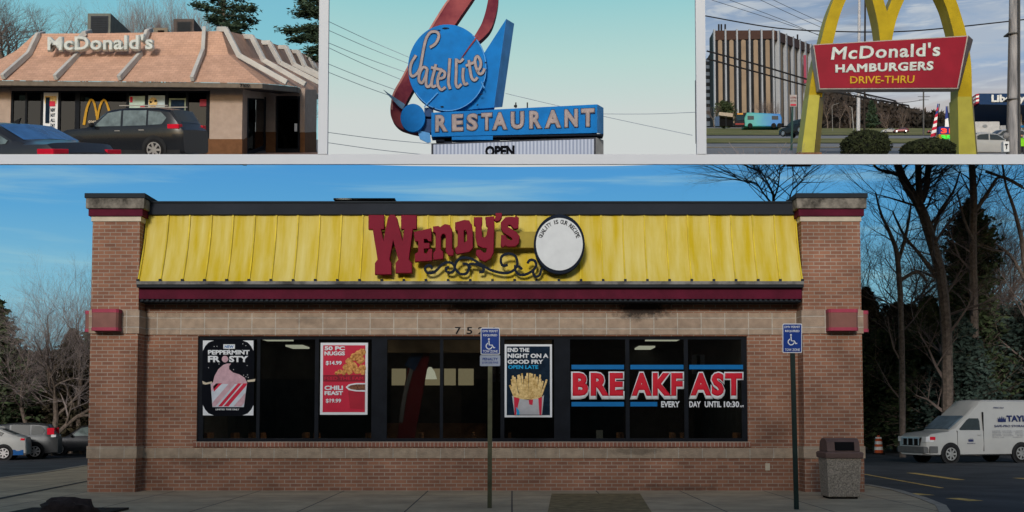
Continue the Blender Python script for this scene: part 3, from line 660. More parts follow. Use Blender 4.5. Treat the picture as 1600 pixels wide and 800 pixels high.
# dessert poster
e = poster(316, 531, 397, 650, .01, 'black poster with a pink swirl dessert in a candy-striped cup, leftmost window', M['poster_black'], M['poster_black'])
for cx, cy, sx, sy in ((317, 532, 1, 1), (396, 532, -1, 1), (317, 649, 1, -1), (396, 649, -1, -1)):
    pxshape('corner', [[(cx, cy), (cx + 17 * sx, cy), (cx + 9 * sx, cy + 3 * sy), (cx + 3.5 * sx, cy + 9 * sy), (cx, cy + 16 * sy)]], Yq, .004, M['poster_white'], e)
b = MB(); b.pbox(349, 538, 367, 545, Yq, .004); b.build('label_panel', M['poster_white'], e)
pxtext('lettering', 'NEW', 351, 539.5, 365, 543.8, Yq, M['poster_blue'], e, .003, .03)
pxtext('lettering', 'PEPPERMINT', 325, 547, 390, 554, Yq, M['poster_white'], e, .003, .045)
pxtext('lettering', 'FR', 325, 556, 344, 566, Yq, M['poster_white'], e, .003, .045)
pxtext('lettering', 'STY', 358, 556, 388, 566, Yq, M['poster_white'], e, .003, .045)
pxshape('candy', [ell(351.5, 561, 5, 5.2, 20)], Yq, .004, M['poster_pink'], e)
pxshape('swirl', [[(333, 597), (335, 588), (341, 577), (349, 570), (355, 568), (361, 568), (358, 572), (358, 577), (364, 582), (374, 585), (382, 590), (386, 597), (386, 600), (329, 600)]], Yq, .004, M['poster_pink'], e)
cup = [(329, 598), (386, 598), (381, 636), (332, 636)]
pxshape('cup', [cup], Yq + .001, .003, mat('cup_grey', (.50, .54, .60), .6), e)
for s0, s1, mm_ in ((329, 336, 'poster_red'), (341, 348, 'poster_red')):
    pass
for a, b2, m_ in ((-2, 8, 'poster_pink'), (24, 34, 'poster_pink'), (38, 44, 'poster_red'), (46.5, 54, 'poster_red'), (62, 74, 'poster_pink')):
    t0, t1 = 300 + a + 2, 300 + b2 + 2
    # diagonal stripes clipped to the cup by hand
    y0_, y1_ = 599, 635
    def xs(c, y): return c + (636 - y) * .86
    P = [(xs(t0, y1_), y1_), (xs(t1, y1_), y1_), (xs(t1, y0_), y0_), (xs(t0, y0_), y0_)]
    def clipx(P):
        out = []
        N_ = 14
        Lf, Rt = [], []
        for k in range(N_ + 1):
            y = y1_ + (y0_ - y1_) * k / N_; lo = 332 - 3 * (636 - y) / 38 + .3; hi = 381 + 5 * (636 - y) / 38 - .3
            l, r = max(xs(t0, y), lo), min(xs(t1, y), hi)
            if r - l > .3: Lf.append((l, y)); Rt.append((r, y))
        return Lf + Rt[::-1]
    Q = clipx(P)
    if len(Q) > 3: pxshape('stripe', [Q], Yq - .001, .002, M[m_], e)
for Q in ([(333, 604), (334, 612), (347, 599), (338, 599)],): pxshape('stripe', [Q], Yq - .001, .002, M['poster_red'], e)
pxshape('wing', [[(316, 595), (322, 598), (331, 596), (331, 599), (321, 601), (317, 600)]], Yq, .004, M['cream'], e)
pxshape('wing', [[(386, 594), (393, 593), (399, 592), (398, 596), (387, 597)]], Yq, .004, M['cream'], e)
pxtext('lettering', 'LIMITED TIME ONLY', 337, 638.5, 374, 641, Yq, M['poster_white'], e, .003, .04)
rs_ = random.Random(4); b = MB()
for k in range(26):
    x, y = rs_.uniform(322, 392), rs_.uniform(534, 598); b.pbox(x, y, x + 1, y + 1, Yq, .003)
b.build('sparkle', M['poster_white'], e)
# red combo poster
e = poster(500.5, 535.5, 574.5, 648, 4, 'white-framed red poster of fried chicken nuggets above a chili cup', M['poster_white'], M['poster_red'])
pxtext('lettering', '50 PC', 507, 541, 539, 547.5, Yq, M['poster_white'], e, .003, .05)
pxtext('lettering', 'NUGGS', 507, 549, 539, 555.5, Yq, M['poster_white'], e, .003, .05)
pxtext('lettering', '$14.99', 509, 564, 534, 571, Yq, M['poster_white'], e, .003, .04)
b = MB(); b.pbox(504.7, 586, 570.5, 596, Yq, .003); b.build('stripe', M['poster_darkred'], e)
pxtext('lettering', 'FEED THE FAM', 507, 588.5, 568, 593.8, Yq - .001, M['poster_red'], e, .003, .03)
pxtext('lettering', 'CHILI', 507, 602.5, 536, 609.5, Yq, M['poster_white'], e, .003, .05)
pxtext('lettering', 'FEAST', 507, 611, 536, 617.5, Yq, M['poster_white'], e, .003, .05)
pxtext('lettering', '$19.99', 509, 623, 533, 630, Yq, M['poster_white'], e, .003, .04)
ng = MB(); rn = random.Random(3)
for x, y, r in ((566, 550, 6), (560, 553, 6), (563, 562, 7), (566, 575, 6), (553, 558, 6), (546, 565, 6), (551, 572, 7), (541, 574, 5.5), (558, 579, 6), (546, 580, 5.5), (531, 581, 4), (537, 582, 4), (526, 583, 3), (567, 582, 4)):
    c = W(x, y, YG - .006); k = 21.4 / 1800; ng.ellipsoid((c.x, c.y, c.z), r * k * min(1, (570.5 - x) / r + .2), .012, r * k * .95, 14, 8, .25, x)
ng.build('nuggets', M['nugget'], e, smooth=60)
pxshape('cup', [[(544, 611), (570, 611), (570, 640), (547, 638)]], Yq, .003, mat('cup_red', (.36, .012, .03), .5), e)
pxshape('cup_rim', [[(540, 605), (545, 600.5), (556, 598.5), (570.5, 598.5), (570.5, 612), (556, 611.5), (545, 609.5)]], Yq - .001, .003, M['poster_white'], e)
pxshape('chili', [[(543, 605), (548, 602), (557, 600.5), (570.5, 600.5), (570.5, 609.5), (557, 609.5), (548, 608)]], Yq - .003, .003, mat('chili_brown', (.09, .02, .012), .5, var=.5, vs=40, col2=(.25, .1, .05)), e)
# fries poster
e = poster(788.5, 538, 862.5, 652, 3.2, 'white-framed navy poster of a paper cup of french fries', M['poster_white'], M['poster_navy'])
for s_, x0, y0, x1, y1, m_ in (('END THE', 793, 543.5, 827, 550, 'poster_white'), ('NIGHT ON A', 793, 552.5, 857, 559.5, 'poster_white'), ('GOOD FRY', 793, 562, 849, 568.5, 'poster_white'), ('OPEN LATE', 794, 570.5, 841, 576.5, 'poster_cyan')):
    pxtext('lettering', s_, x0, y0, x1, y1, Yq, M[m_], e, .003, .045)
ff = MB(); rf_ = random.Random(9)
for k in range(58):
    bx = rf_.uniform(805, 846); tx = 825 + (bx - 825) * rf_.uniform(1.2, 1.6); tx = max(793.5, min(857.5, tx)); ty = rf_.uniform(582, 602) + abs(tx - 825) * .12
    Yk = Yq - .002 - rf_.random() * .012
    ribbon(ff, [(bx, 624, 1.5), (tx, ty, 1.4)], Yk, .004, n=1)
ff.build('fries', M['fries'], e)
pxshape('cup', [[(800, 618), (806, 622), (825, 625), (845, 622), (850, 617), (847, 648), (804, 648)]], Yq - .016, .004, mat('cup_white', (.40, .40, .42), .6), e)
for Q in ([(803, 620), (812, 622.6), (806, 648.5), (804, 648.5)], [(826, 625), (833, 624), (832, 633), (827, 632)], [(841, 622), (847, 620), (846, 648.5), (843, 648.5)]): pxshape('stripe', [Q], Yq - .018, .002, M['poster_red'], e)
pxshape('stripe', [[(806, 636), (811, 641), (812, 648), (808, 648)]], Yq - .019, .002, M['poster_cyan'], e)
# breakfast window decals
bk = empty('window_decal', W(1026, 640, YG), 'large red breakfast lettering with blue bars across three right-hand panes', 'window decal')
panes = [(893, 975), (985, 1068), (1077, 1161)]
for i, (a, c) in enumerate(panes):
    b = MB(); b.pbox(a, 570, c, 577, YG, .004); b.build('bar', M['poster_blue'], bk)
    b = MB(); s_ = ('BRE', 'AKF', 'AST')[i]
    x0 = a + 2
    pxtext('lettering', s_, x0 - 2.8, 580.5, c + .8, 624, YG + .001, M['poster_white'], bk, .003, .085, spacing=1.16)
    pxtext('lettering', s_, x0 - .3, 582.5, c - 1.2, 618.5, YG - .004, M['break_red'], bk, .004, .055, spacing=1.2)
b = MB(); b.pbox(893, 628, 975, 635, YG, .004); b.pbox(985, 628, 1027, 635, YG, .004); b.build('bar', M['poster_blue'], bk)
pxtext('lettering', 'EVERY', 1033, 627, 1062, 636.5, YG, M['poster_white'], bk, .003, .035)
pxtext('lettering', 'DAY', 1077, 627, 1095, 636.5, YG, M['poster_white'], bk, .003, .035)
pxtext('lettering', 'UNTIL', 1101, 627, 1127, 636.5, YG, M['poster_white'], bk, .003, .035)
pxtext('lettering', '10:30', 1131, 627, 1155, 636.5, YG, M['poster_white'], bk, .003, .035)
pxtext('lettering', 'AM', 1156, 633, 1162, 636.5, YG, M['poster_white'], bk, .003, .03)

# ------------------------------------------------------------------ parking signs
def parking_sign(base, top, px_, w_, plate2, postm, label, hgt):
    Yd = base.y; e = empty('parking_sign', base, label, 'sign', 'reserved parking signs on posts')
    tz = W(px_, top, Yd).z; tx = W(px_, top + 20, Yd).x; k = Yd / 1800
    b = MB()
    b.prism([(base.x - .033, Yd, 0), (base.x + .033, Yd, 0), (tx + .033, Yd, tz - .02), (tx - .033, Yd, tz - .02)], (0, .012, 0)); b.prism([(base.x - .033, Yd + .012, 0), (base.x - .02, Yd + .012, 0), (tx - .02, Yd + .012, tz - .02), (tx - .033, Yd + .012, tz - .02)], (0, .03, 0)); b.prism([(base.x + .02, Yd + .012, 0), (base.x + .033, Yd + .012, 0), (tx + .033, Yd + .012, tz - .02), (tx + .02, Yd + .012, tz - .02)], (0, .03, 0))
    b.build('post', postm, e)
    x0, x1 = px_ - w_ / 2, px_ + w_ / 2; h = hgt
    def rr(x0, y0, x1, y1, r): 
        o = []
        for cx, cy, a in ((x1 - r, y0 + r, -90), (x1 - r, y1 - r, 0), (x0 + r, y1 - r, 90), (x0 + r, y0 + r, 180)):
            for j in range(5): t = R(a + 90 * j / 4); o.append((cx + r * math.cos(t), cy + r * math.sin(t)))
        return o
    pl = pxshape('sign_plate', [rr(x0, top, x1, top + h, 2)], Yd - .004, .003, M['white'], e)
    pxshape('face', [rr(x0 + 1.2, top + 1.4, x1 - 1.2, top + h - 1.4, 1.5)], Yd - .007, .002, M['blue_sign'], pl)
    Yt = Yd - .008
    pxtext('lettering', 'DMV PERMIT', x0 + 3, top + 3.6, x1 - 3, top + 7.2, Yt, M['white'], pl, .002, .02); pxtext('lettering', 'REQUIRED', x0 + 4, top + 10, x1 - 4, top + 14, Yt, M['white'], pl, .002, .03)
    pxtext('lettering', 'TOW ZONE', x0 + 3.5, top + h - 7, x1 - 3.5, top + h - 3, Yt, M['white'], pl, .002, .02)
    sy = MB(); cx = px_ - 1.5; cy = top + 26; 
    ribbon(sy, [(cx - .6, cy - 6), (cx, cy + 1), (cx + 4.5, cy + 1.2), (cx + 7, cy + 5.5), (cx + 9, cy + 4.8)], Yt - .002, .003, .9, n=1)
    ribbon(sy, [(cx - 2, cy - 2), (cx - 4.6, cy + 1), (cx - 4.6, cy + 4.5), (cx - 1.5, cy + 7.3), (cx + 2.2, cy + 6.6), (cx + 4.4, cy + 3.8)], Yt - .002, .003, .8)
    c = W(cx - .6, cy - 8.2, Yt - .003); sy.cyl(c, 1.5 * k, (0, 1, 0), .003, 14)
    sy.build('wheelchair_symbol', M['white'], pl)
    if plate2:
        p2 = pxshape('small_plate', [rr(x0 - 1, top + h + 1, x1 + 0.5, top + h + 18, 1.5)], Yd - .004, .003, mat('pale_plate', (.38, .42, .50), .5), e)
        pxtext('lettering', 'PENALTY', x0 + 3, top + h + 5, x1 - 3, top + h + 9, Yt, M['blue_sign'], p2, .002, .02); pxtext('lettering', '$100-500 FINE', x0 + 2.5, top + h + 11, x1 - 2.5, top + h + 14.5, Yt, M['blue_sign'], p2, .002, .01)
parking_sign(G(765, 794), 512, 766, 30, True, mat('khaki_post', (.10, .10, .06), .5, metal=.4, var=.3), 'blue wheelchair parking sign with a second small plate, in front of the house number', 42)
parking_sign(G(1245, 796), 505.5, 1238, 30.5, False, M['green_post'], 'blue wheelchair parking sign on a thin dark green post near the right pier', 46)

# ------------------------------------------------------------------ litter bin
p = G(1320, 780); YL = p.y; tb = empty('trash_bin', p, 'brown-hooded litter bin with a speckled stone body beside the right pier', 'trash bin')
k = YL / 1800; xw = 27 * k
b = MB()
def ringbox(mb, cx, cy, levels):
    vs = []; n = 0
    for (hx, hy, z) in levels: vs += [(cx - hx, cy - hy, z), (cx + hx, cy - hy, z), (cx + hx, cy + hy, z), (cx - hx, cy + hy, z)]; n += 1
    fs = [(3, 2, 1, 0), tuple(4 * (n - 1) + i for i in range(4))]
    for j in range(n - 1):
        for i in range(4): fs.append((4 * j + i, 4 * j + (i + 1) % 4, 4 * j + 4 + (i + 1) % 4, 4 * j + 4 + i))
    mb.add(vs, fs)
zc = lambda y: W(1320, y, YL).z
cy = YL + .27; ringbox(b, p.x, cy, [(xw * .86, .22, .03), (xw * .9, .24, .04), (xw, .27, zc(716))]); b.build('body', M['bin_body'], tb, bevel=.02)
b = MB(); ringbox(b, p.x, cy, [(xw * .82, .2, .0), (xw * .82, .2, .04)]); b.build('foot', M['void'], tb)
b = MB(); ringbox(b, p.x, cy, [(xw * 1.08, .3, zc(716)), (xw * 1.1, .31, zc(708)), (xw * 1.02, .29, zc(706))]); lid = b.build('rim', M['bin_lid'], tb, bevel=.01)
b = MB(); z1, z2 = zc(706), zc(685)
b.prism([(p.x - xw * .95, cy - .26, z1), (p.x - xw * .95, cy + .26, z1), (p.x - xw * .95, cy + .22, z2 - .05), (p.x - xw * .95, cy + .1, z2), (p.x - xw * .95, cy - .12, z2), (p.x - xw * .95, cy - .22, z2 - .06)], (xw * 1.9, 0, 0)); b.build('hood', M['bin_lid'], tb, bevel=.012)
b = MB(); b.prism([(p.x - xw * .5, cy - .262, z1 + .02), (p.x - xw * .5, cy - .235, z2 - .06), (p.x - xw * .5, cy - .2, z2 - .06), (p.x - xw * .5, cy - .2, z1 + .02)], (xw * 1.12, 0, 0)); b.build('opening', M['void'], tb)

# ------------------------------------------------------------------ VEHICLES
def interp(tab, x, i):
    if x <= tab[0][0]: return tab[0][i]
    for a, b in zip(tab, tab[1:]):
        if x <= b[0]:
            t = (x - a[0]) / max(b[0] - a[0], 1e-6); return a[i] + (b[i] - a[i]) * t
    return tab[-1][i]
def make_car(name, label, cat, loc, yaw, body_m, st, sidewin, wheels, wr_=.34, scale=1, pitch=0, group=None, sill=.24, gm='car_glass', rear='car_glass', lights=(), extra=None, lower_m=None, tumble=.2, screens=True, cutz=None, handles=(), rimm='rim'):
    """st: (x, belt z, roof z, half width) from the nose (x=0) backwards; the car points along -x locally"""
    e = empty(name, loc, label, cat, group, (pitch[0], pitch[1], yaw) if pitch else (0, 0, yaw), scale)
    if pitch: e.rotation_mode = 'ZYX'  # parked on the slope: heading first, then the tilt of the ground
    L_ = st[-1][0]; xs = sorted(set([s[0] for s in st] + [s[0] + (t[0] - s[0]) * k / 3 for s, t in zip(st, st[1:]) if t[0] - s[0] > .35 for k in (1, 2)]))
    vs = []; fs = []
    def ring(x):
        zb_, zr_, hw = interp(st, x, 1), interp(st, x, 2), interp(st, x, 3); g = zr_ - zb_
        lo = sill if .25 < x < L_ - .25 else sill + .04
        mid = lo + (zb_ - lo) * .45
        side = [(hw * .84, lo - .02), (hw * .96, lo + .04), (hw * 1.0, mid), (hw * .985, zb_ - .09), (hw * .95, zb_)]
        if g > .06:
            ty = hw * .93 - tumble * g; side += [(ty + .035, zr_ - .07 if g > .12 else zr_ - .03), (ty - .06, zr_), (ty * .45, zr_ + .02), (0, zr_ + .03)]
        else: side += [(hw * .86, zb_ + .018 + g * .3), (hw * .68, zb_ + .03 + g), (hw * .3, zb_ + .04 + g), (0, zb_ + .045 + g)]
        return side
    rings = [ring(x) for x in xs]; n = len(rings[0]); full = []
    for x, r in zip(xs, rings):
        pts = [(x, y, z) for y, z in r] + [(x, -y, z) for y, z in reversed(r[:-1])]; full.append(pts)
    m = len(full[0]); mb = MB(); vs = [p for f_ in full for p in f_]
    for i in range(len(xs) - 1):
        for j in range(m): fs.append((i * m + j, i * m + (j + 1) % m, (i + 1) * m + (j + 1) % m, (i + 1) * m + j))
    fs += [tuple(range(m)), tuple(range((len(xs) - 1) * m, len(xs) * m))]
    mb.add(vs, fs)
    cut = [((0, 0, cutz), (0, 0, -1))] if cutz else None
    bo = mb.build('body', body_m, e, local=True, smooth=28, cut=cut)
    def side_y(x, z):
        r = ring(x)
        for (y0, z0_), (y1, z1_) in zip(r, r[1:]):
            if z0_ <= z <= z1_ and z1_ > z0_: return y0 + (y1 - y0) * (z - z0_) / (z1_ - z0_)
        return r[5][0]
    for sgn in (1, -1):
        for wp in sidewin:
            # subdivide outline so the pane follows the body
            P = []
            for a, b in zip(wp, wp[1:] + wp[:1]):
                for t in (0, .5): P.append((a[0] + (b[0] - a[0]) * t, a[1] + (b[1] - a[1]) * t))
            g = MB(); g.prism([(x, sgn * (side_y(x, z) + .008), z) for x, z in P], (0, sgn * .006, 0)); g.build('window', M[gm], e, local=True)
        for hx, hz in handles:
            g = MB(); y = side_y(hx, hz); g.box(hx - .09, hx + .09, sgn * y - .02, sgn * y + .02, hz - .012, hz + .016); g.build('door_handle', M['rim'], e, local=True)
        if lower_m:
            g = MB(); pr = []
            for i in range(13):
                x = .12 + (L_ - .24) * i / 12; pr.append(x)
            for a, b in zip(pr, pr[1:]): 
                ya, yb = side_y(a, .42) + .006, side_y(b, .42) + .006; g.quad((a, sgn * ya, sill), (b, sgn * yb, sill), (b, sgn * yb, lower_m[1]), (a, sgn * ya, lower_m[1]))
            g.build('side_skirt', lower_m[0], e, local=True)
    if screens:
        roof = [x for x in xs if interp(st, x, 2) - interp(st, x, 1) > .06]
        gl = [s for s in st if s[2] - s[1] > .06]
        # windscreen / rear window lie on the sloping ends
        i0 = st.index(gl[0]); cowl = st[i0 - 1]; f0 = gl[0]
        i1 = st.index(gl[-1]); 
        for nm, a, b, mm_ in (('windscreen', cowl, f0, 'car_glass'), ('rear_window', st[min(i1 + 1, len(st) - 1)], gl[-1], rear)):
            xa, xb = a[0], b[0]; ya, yb = a[3] * .80, (b[3] * .93 - tumble * (b[2] - b[1])) - .10
            def top_z(x, y):
                rg = ring(x)[4:]; y = abs(y)
                for (y0, z0_), (y1, z1_) in zip(rg, rg[1:]):
                    if y1 <= y <= y0: return z0_ + (z1_ - z0_) * (y0 - y) / max(y0 - y1, 1e-6)
                return rg[-1][1]
            g = MB(); nx, ny = 8, 8; t0, t1 = .12, .94; pts = []
            for i in range(nx + 1):
                t = t0 + (t1 - t0) * i / nx; x = xa + (xb - xa) * t; hwid = ya + (yb - ya) * t
                for j in range(ny + 1): y = hwid * (2 * j / ny - 1); pts.append((x, y, top_z(x, y) + .014))
            g.add(pts, [(i * (ny + 1) + j, i * (ny + 1) + j + 1, (i + 1) * (ny + 1) + j + 1, (i + 1) * (ny + 1) + j) for i in range(nx) for j in range(ny)])
            g.build(nm, M[mm_], e, local=True)
    for wx in wheels:
        for sgn in (1, -1):
            hw = interp(st, wx, 3)
            if cutz: continue
            a = MB(); a.cyl((wx, sgn * (hw - .12), wr_ + .02), wr_ * 1.19, (0, sgn, 0), .125, 28); a.build('wheel_arch', M['plastic'], e, local=True)
            wm = MB(); y0 = sgn * (hw - .2)
            wm.tube([(wx, y0, wr_), (wx, y0 + sgn * .03, wr_), (wx, y0 + sgn * .19, wr_), (wx, y0 + sgn * .215, wr_)], [wr_ * .93, wr_, wr_, wr_ * .9], 28); wh = wm.build('wheel', M['tyre'], e, local=True, smooth=40)
            wm = MB(); y1 = y0 + sgn * .217; wm.cyl((wx, y1 - sgn * .01, wr_), wr_ * .68, (0, sgn, 0), .014, 24); wm.build('wheel_shade_disc', M['rim_dark'], wh, local=True)  # dark disc painted in for the shade behind the spokes
            wm = MB()
            for k in range(7):
                t = 2 * math.pi * k / 7; wm.bar((wx, y1 + sgn * .008, wr_), (wx + math.cos(t) * wr_ * .64, y1 + sgn * .008, wr_ + math.sin(t) * wr_ * .64), .02, wr_ * .19, (0, 1, 0) if 0 else (math.cos(t + 1.57), 0, math.sin(t + 1.57)))
            N_ = 24
            for k in range(N_):
                t, u = 2 * math.pi * k / N_, 2 * math.pi * (k + 1) / N_
                P = [(wx + math.cos(q) * r, y1 + sgn * .012, wr_ + math.sin(q) * r) for q, r in ((t, wr_ * .6), (u, wr_ * .6), (u, wr_ * .69), (t, wr_ * .69))]; wm.prism(P, (0, -sgn * .01, 0))
            wm.cyl((wx, y1, wr_), wr_ * .16, (0, sgn, 0), .02, 12)
            wm.build('rim', M[rimm], wh, local=True)
    for (nm, mm_, x0, x1, y0, y1, z0, z1) in lights:
        for sgn in (1, -1):
            g = MB(); g.box(x0, x1, min(sgn * y0, sgn * y1), max(sgn * y0, sgn * y1), z0, z1); g.build(nm, M[mm_], e, local=True, bevel=.012)
    for sgn in (1, -1): # mirrors
        if screens and not cutz:
            x = st[[i for i, s in enumerate(st) if s[2] - s[1] > .06][0] - 1][0] + .35; zb_ = interp(st, x, 1); hw = interp(st, x, 3)
            g = MB(); g.ellipsoid((x, sgn * (hw + .1), zb_ + .08), .07, .12, .08, 10, 6); g.build('mirror', M['plastic'] if not extra else extra, e, local=True, smooth=60)
    return e
P_black = paint('black_paint', (.012, .014, .018), .2, .25); P_grey = paint('grey_paint', (.09, .095, .10), .5); P_white = paint('white_body', (.36, .37, .37), .0, .4)
P_dgrey = paint('dark_grey_paint', (.035, .037, .042), .4, .28); P_blue = paint('blue_paint', (.01, .09, .30), .2)
SUV_ST = [(0, .62, .62, .70), (.10, .84, .84, .82), (.45, .97, .97, .88), (1.15, 1.03, 1.03, .91), (1.95, 1.06, 1.60, .92), (2.6, 1.07, 1.68, .92), (3.7, 1.09, 1.67, .92), (4.15, 1.10, 1.60, .91), (4.45, 1.08, 1.10, .88), (4.6, .95, .95, .82)]
SUV_W = [[(1.5, 1.10), (1.98, 1.52), (2.45, 1.60), (2.45, 1.11)], [(2.53, 1.11), (2.53, 1.60), (3.35, 1.60), (3.35, 1.13)], [(3.42, 1.14), (3.42, 1.58), (3.85, 1.54), (4.05, 1.36), (3.9, 1.16)]]
SED_ST = [(0, .55, .55, .70), (.12, .72, .72, .82), (.6, .83, .83, .88), (1.35, .93, .93, .90), (2.15, .95, 1.36, .90), (2.75, .96, 1.43, .90), (3.3, .98, 1.40, .90), (4.05, 1.02, 1.06, .89), (4.6, 1.03, 1.03, .86), (4.8, .85, .85, .80)]
SED_W = [[(1.65, .99), (2.15, 1.30), (2.62, 1.36), (2.62, 1.0)], [(2.70, 1.0), (2.70, 1.36), (3.2, 1.33), (3.42, 1.24), (3.42, 1.02)], [(3.47, 1.03), (3.47, 1.22), (3.72, 1.10), (3.66, 1.04)]]
# --- lower scene
def lot(px, py): p = GL(px, py); return p
p = lot(-2, 718.5)
make_car('parked_car', 'silver white small car with blue lower panels, cropped at the left edge of the lot', 'car', (p.x - 3.1, p.y - .8, p.z), R(14), P_white, [(0, .55, .55, .7), (.1, .7, .7, .8), (.6, .88, .88, .84), (1.3, 1.0, 1.0, .86), (2.1, 1.02, 1.42, .86), (2.7, 1.03, 1.5, .86), (3.4, 1.05, 1.42, .86), (4.1, 1.08, 1.12, .84), (4.45, 1.0, 1.0, .8), (4.5, .7, .7, .74)],
         [[(1.55, 1.06), (2.1, 1.38), (2.6, 1.42), (2.6, 1.07)], [(2.7, 1.07), (2.7, 1.42), (3.2, 1.38), (3.55, 1.24), (3.45, 1.1)]], (.85, 3.55), .33, 1, group=None, lower_m=(P_blue, .62),
         lights=[('tail_light', 'tail', 4.25, 4.42, .5, .82, .90, 1.0)], extra=P_white)
p = lot(56, 716)
make_car('parked_car', 'grey compact suv with tall red tail lights, parked behind the two-tone small car', 'car', (p.x - 3.4, p.y - .9, p.z), R(14), P_grey, SUV_ST, SUV_W, (.9, 3.6), .36, 1, lights=[('tail_light', 'tail', 4.12, 4.44, .74, .87, 1.14, 1.46), ('reversing_light', 'lens', 4.3, 4.52, .7, .88, 1.02, 1.14)])
p = lot(118, 712)
make_car('parked_car', 'dark suv half hidden behind the left brick pier', 'car', (p.x - 1.9, p.y + .4, p.z), R(16), P_dgrey, [(a, b - .08, c - .1, d) for a, b, c, d in SUV_ST], [[(x, z - .09) for x, z in w_] for w_ in SUV_W], (.9, 3.6), .34, 1, gm='car_glass_light', handles=((2.4, .92), (3.2, .93)), lower_m=(M['plastic'], .42))
# delivery van
VAN_ST = [(0, .80, .80, .80), (.08, 1.12, 1.12, .92), (.35, 1.26, 1.26, .98), (1.25, 1.36, 1.36, 1.0), (2.15, 1.42, 2.05, 1.0), (2.9, 1.44, 2.68, 1.0), (3.1, 1.44, 2.72, 1.0), (6.0, 1.44, 2.72, 1.0), (6.2, 1.44, 2.66, .99), (6.25, 1.4, 2.5, .96)]
p = lot(1486, 724)
vYaw = R(17)
van = make_car('delivery_van', 'white high-roofed delivery van with crown lettering, facing left at the right edge', 'van', (p.x - 1.5 * math.cos(vYaw), p.y - 1.25 * math.sin(vYaw) + .95, p.z), vYaw, P_white, VAN_ST,
               [[(1.72, 1.46), (2.15, 1.86), (2.28, 1.93), (2.75, 1.93), (2.80, 1.80), (2.80, 1.42), (1.80, 1.42)]], (1.25, 4.9), .40, .97, sill=.34, tumble=.10, extra=P_white,
               lights=[('head_light', 'lens', .02, .42, .70, .975, .92, 1.14), ('indicator', 'tail', .22, .50, .93, .985, 1.0, 1.14)], screens=False, handles=((2.72, 1.2),))
g = MB(); g.prism([(1.32, -.80, 1.45), (1.32, .80, 1.45), (2.07, .80, 2.0), (2.07, -.80, 2.0)], (-.03, 0, .045)); g.build('windscreen', mat('van_windscreen', (.09, .13, .17), .2, var=.3, vs=2), van, local=True)
g = MB(); g.box(-.05, .2, -.93, .93, .44, .72); g.box(.2, .62, .90, 1.0, .44, .74); g.box(.2, .62, -1.0, -.90, .44, .74); g.build('bumper', mat('grey_bumper', (.10, .105, .11), .6), van, local=True, bevel=.03)
g = MB(); g.box(-.03, .1, -.62, .62, .76, 1.1); gg = g.build('grille', M['void'], van, local=True, bevel=.01)
g = MB(); 
for y in (-.55, -.2, .2, .55): g.box(-.05, -.02, y - .03, y + .03, .78, 1.08)
g.box(-.05, -.02, -.62, .62, 1.06, 1.12); g.build('bar', M['rim'], gg, local=True)
g = MB(); g.box(2.95, 2.965, -1.004, -.9, .5, 2.2); g.build('door_seam', M['plastic'], van, local=True); g = MB(); g.box(1.6, 1.612, -1.004, -.9, .6, 1.4); g.build('door_seam', M['plastic'], van, local=True)
def van_text(s, x0, x1, z0, z1, m_, bold=.03):
    me = text_mesh(s, bold); yy = -1.012 if z1 < 1.5 else None
    def pt(x, z):
        yv = 1.006 if z < 1.42 else 1.0 * .945 - .10 * 0 - (z - 1.42) * .055 + .02
        return Vector((x, -yv - .008, z))
    fit_text(me, pt(x0, z0), pt(x1, z0), pt(x0, z1), pt(x1, z1), .006); link_mesh('lettering', me, m_, van, local=True)
navy = mat('navy_print', (.02, .03, .10), .5)
van_text('TAYLOR', 4.22, 5.9, 1.78, 2.06, navy, .05); van_text('SAFE-PRO STORAGE', 3.55, 5.3, 1.54, 1.64, navy, .02)
van_text('SPRING FIELD', 3.55, 4.1, 2.36, 2.42, navy, .01)
for k in range(5): van_text(('HOME  OFFICE   LABOR', 'PIANO  CRATE    PACK', 'STORE  LOCAL    MOVE', 'BOXES  ROADS    SHIP', 'CALL US          TODAY')[k], 3.4, 5.0, 1.36 - k * .07, 1.40 - k * .07, mat('grey_print', (.25, .26, .28), .6), .0)
def crown(x, z, s):
    yv = 1.008 if z < 1.42 else .962; g = MB()
    P = [(0, 0), (1.0, 0), (1.0, .75), (.86, .35), (.76, .9), (.62, .4), (.5, 1.0), (.38, .4), (.24, .9), (.14, .35), (0, .75)]
    g.prism([(x + a * s, -yv - .005, z + b * s * .62) for a, b in P], (0, -.006, 0)); g.build('emblem', navy, van, local=True)
crown(3.74, 1.77, .42); crown(2.15, .92, .26); van_text('MOVING', 2.08, 2.5, .82, .87, navy, .01)

# traffic barrel
p = lot(1373, 710); tb = empty('traffic_barrel', p, 'orange and white striped traffic barrel beside the trash bin and woods', 'traffic barrel')
k = p.y / 1800; bz = [(0, 9.5), (2.5, 9.5), (3, 6.8)]; 
g = MB(); g.tube([p, p + Vector((0, 0, 2.5 * k))], [9.5 * k, 9 * k], 20); g.build('base', M['tyre'], tb)
om, wm_ = mat('barrel_orange', (.55, .10, .03), .5), M['white']
lv = [2.5, 7, 12, 16, 20.5, 24.5, 27]
for i, (a, b) in enumerate(zip(lv, lv[1:])):
    g = MB(); r0, r1 = 7 - .08 * a, 7 - .08 * b; g.tube([p + Vector((0, 0, a * k)), p + Vector((0, 0, b * k))], [r0 * k, r1 * k], 20); g.build('stripe_band', om if i % 2 == 0 else wm_, tb, smooth=40)
g = MB(); g.box(p.x - 2 * k, p.x + 2 * k, p.y - .02, p.y + .02, p.z + 27 * k, p.z + 29.5 * k); g.build('handle', om, tb)

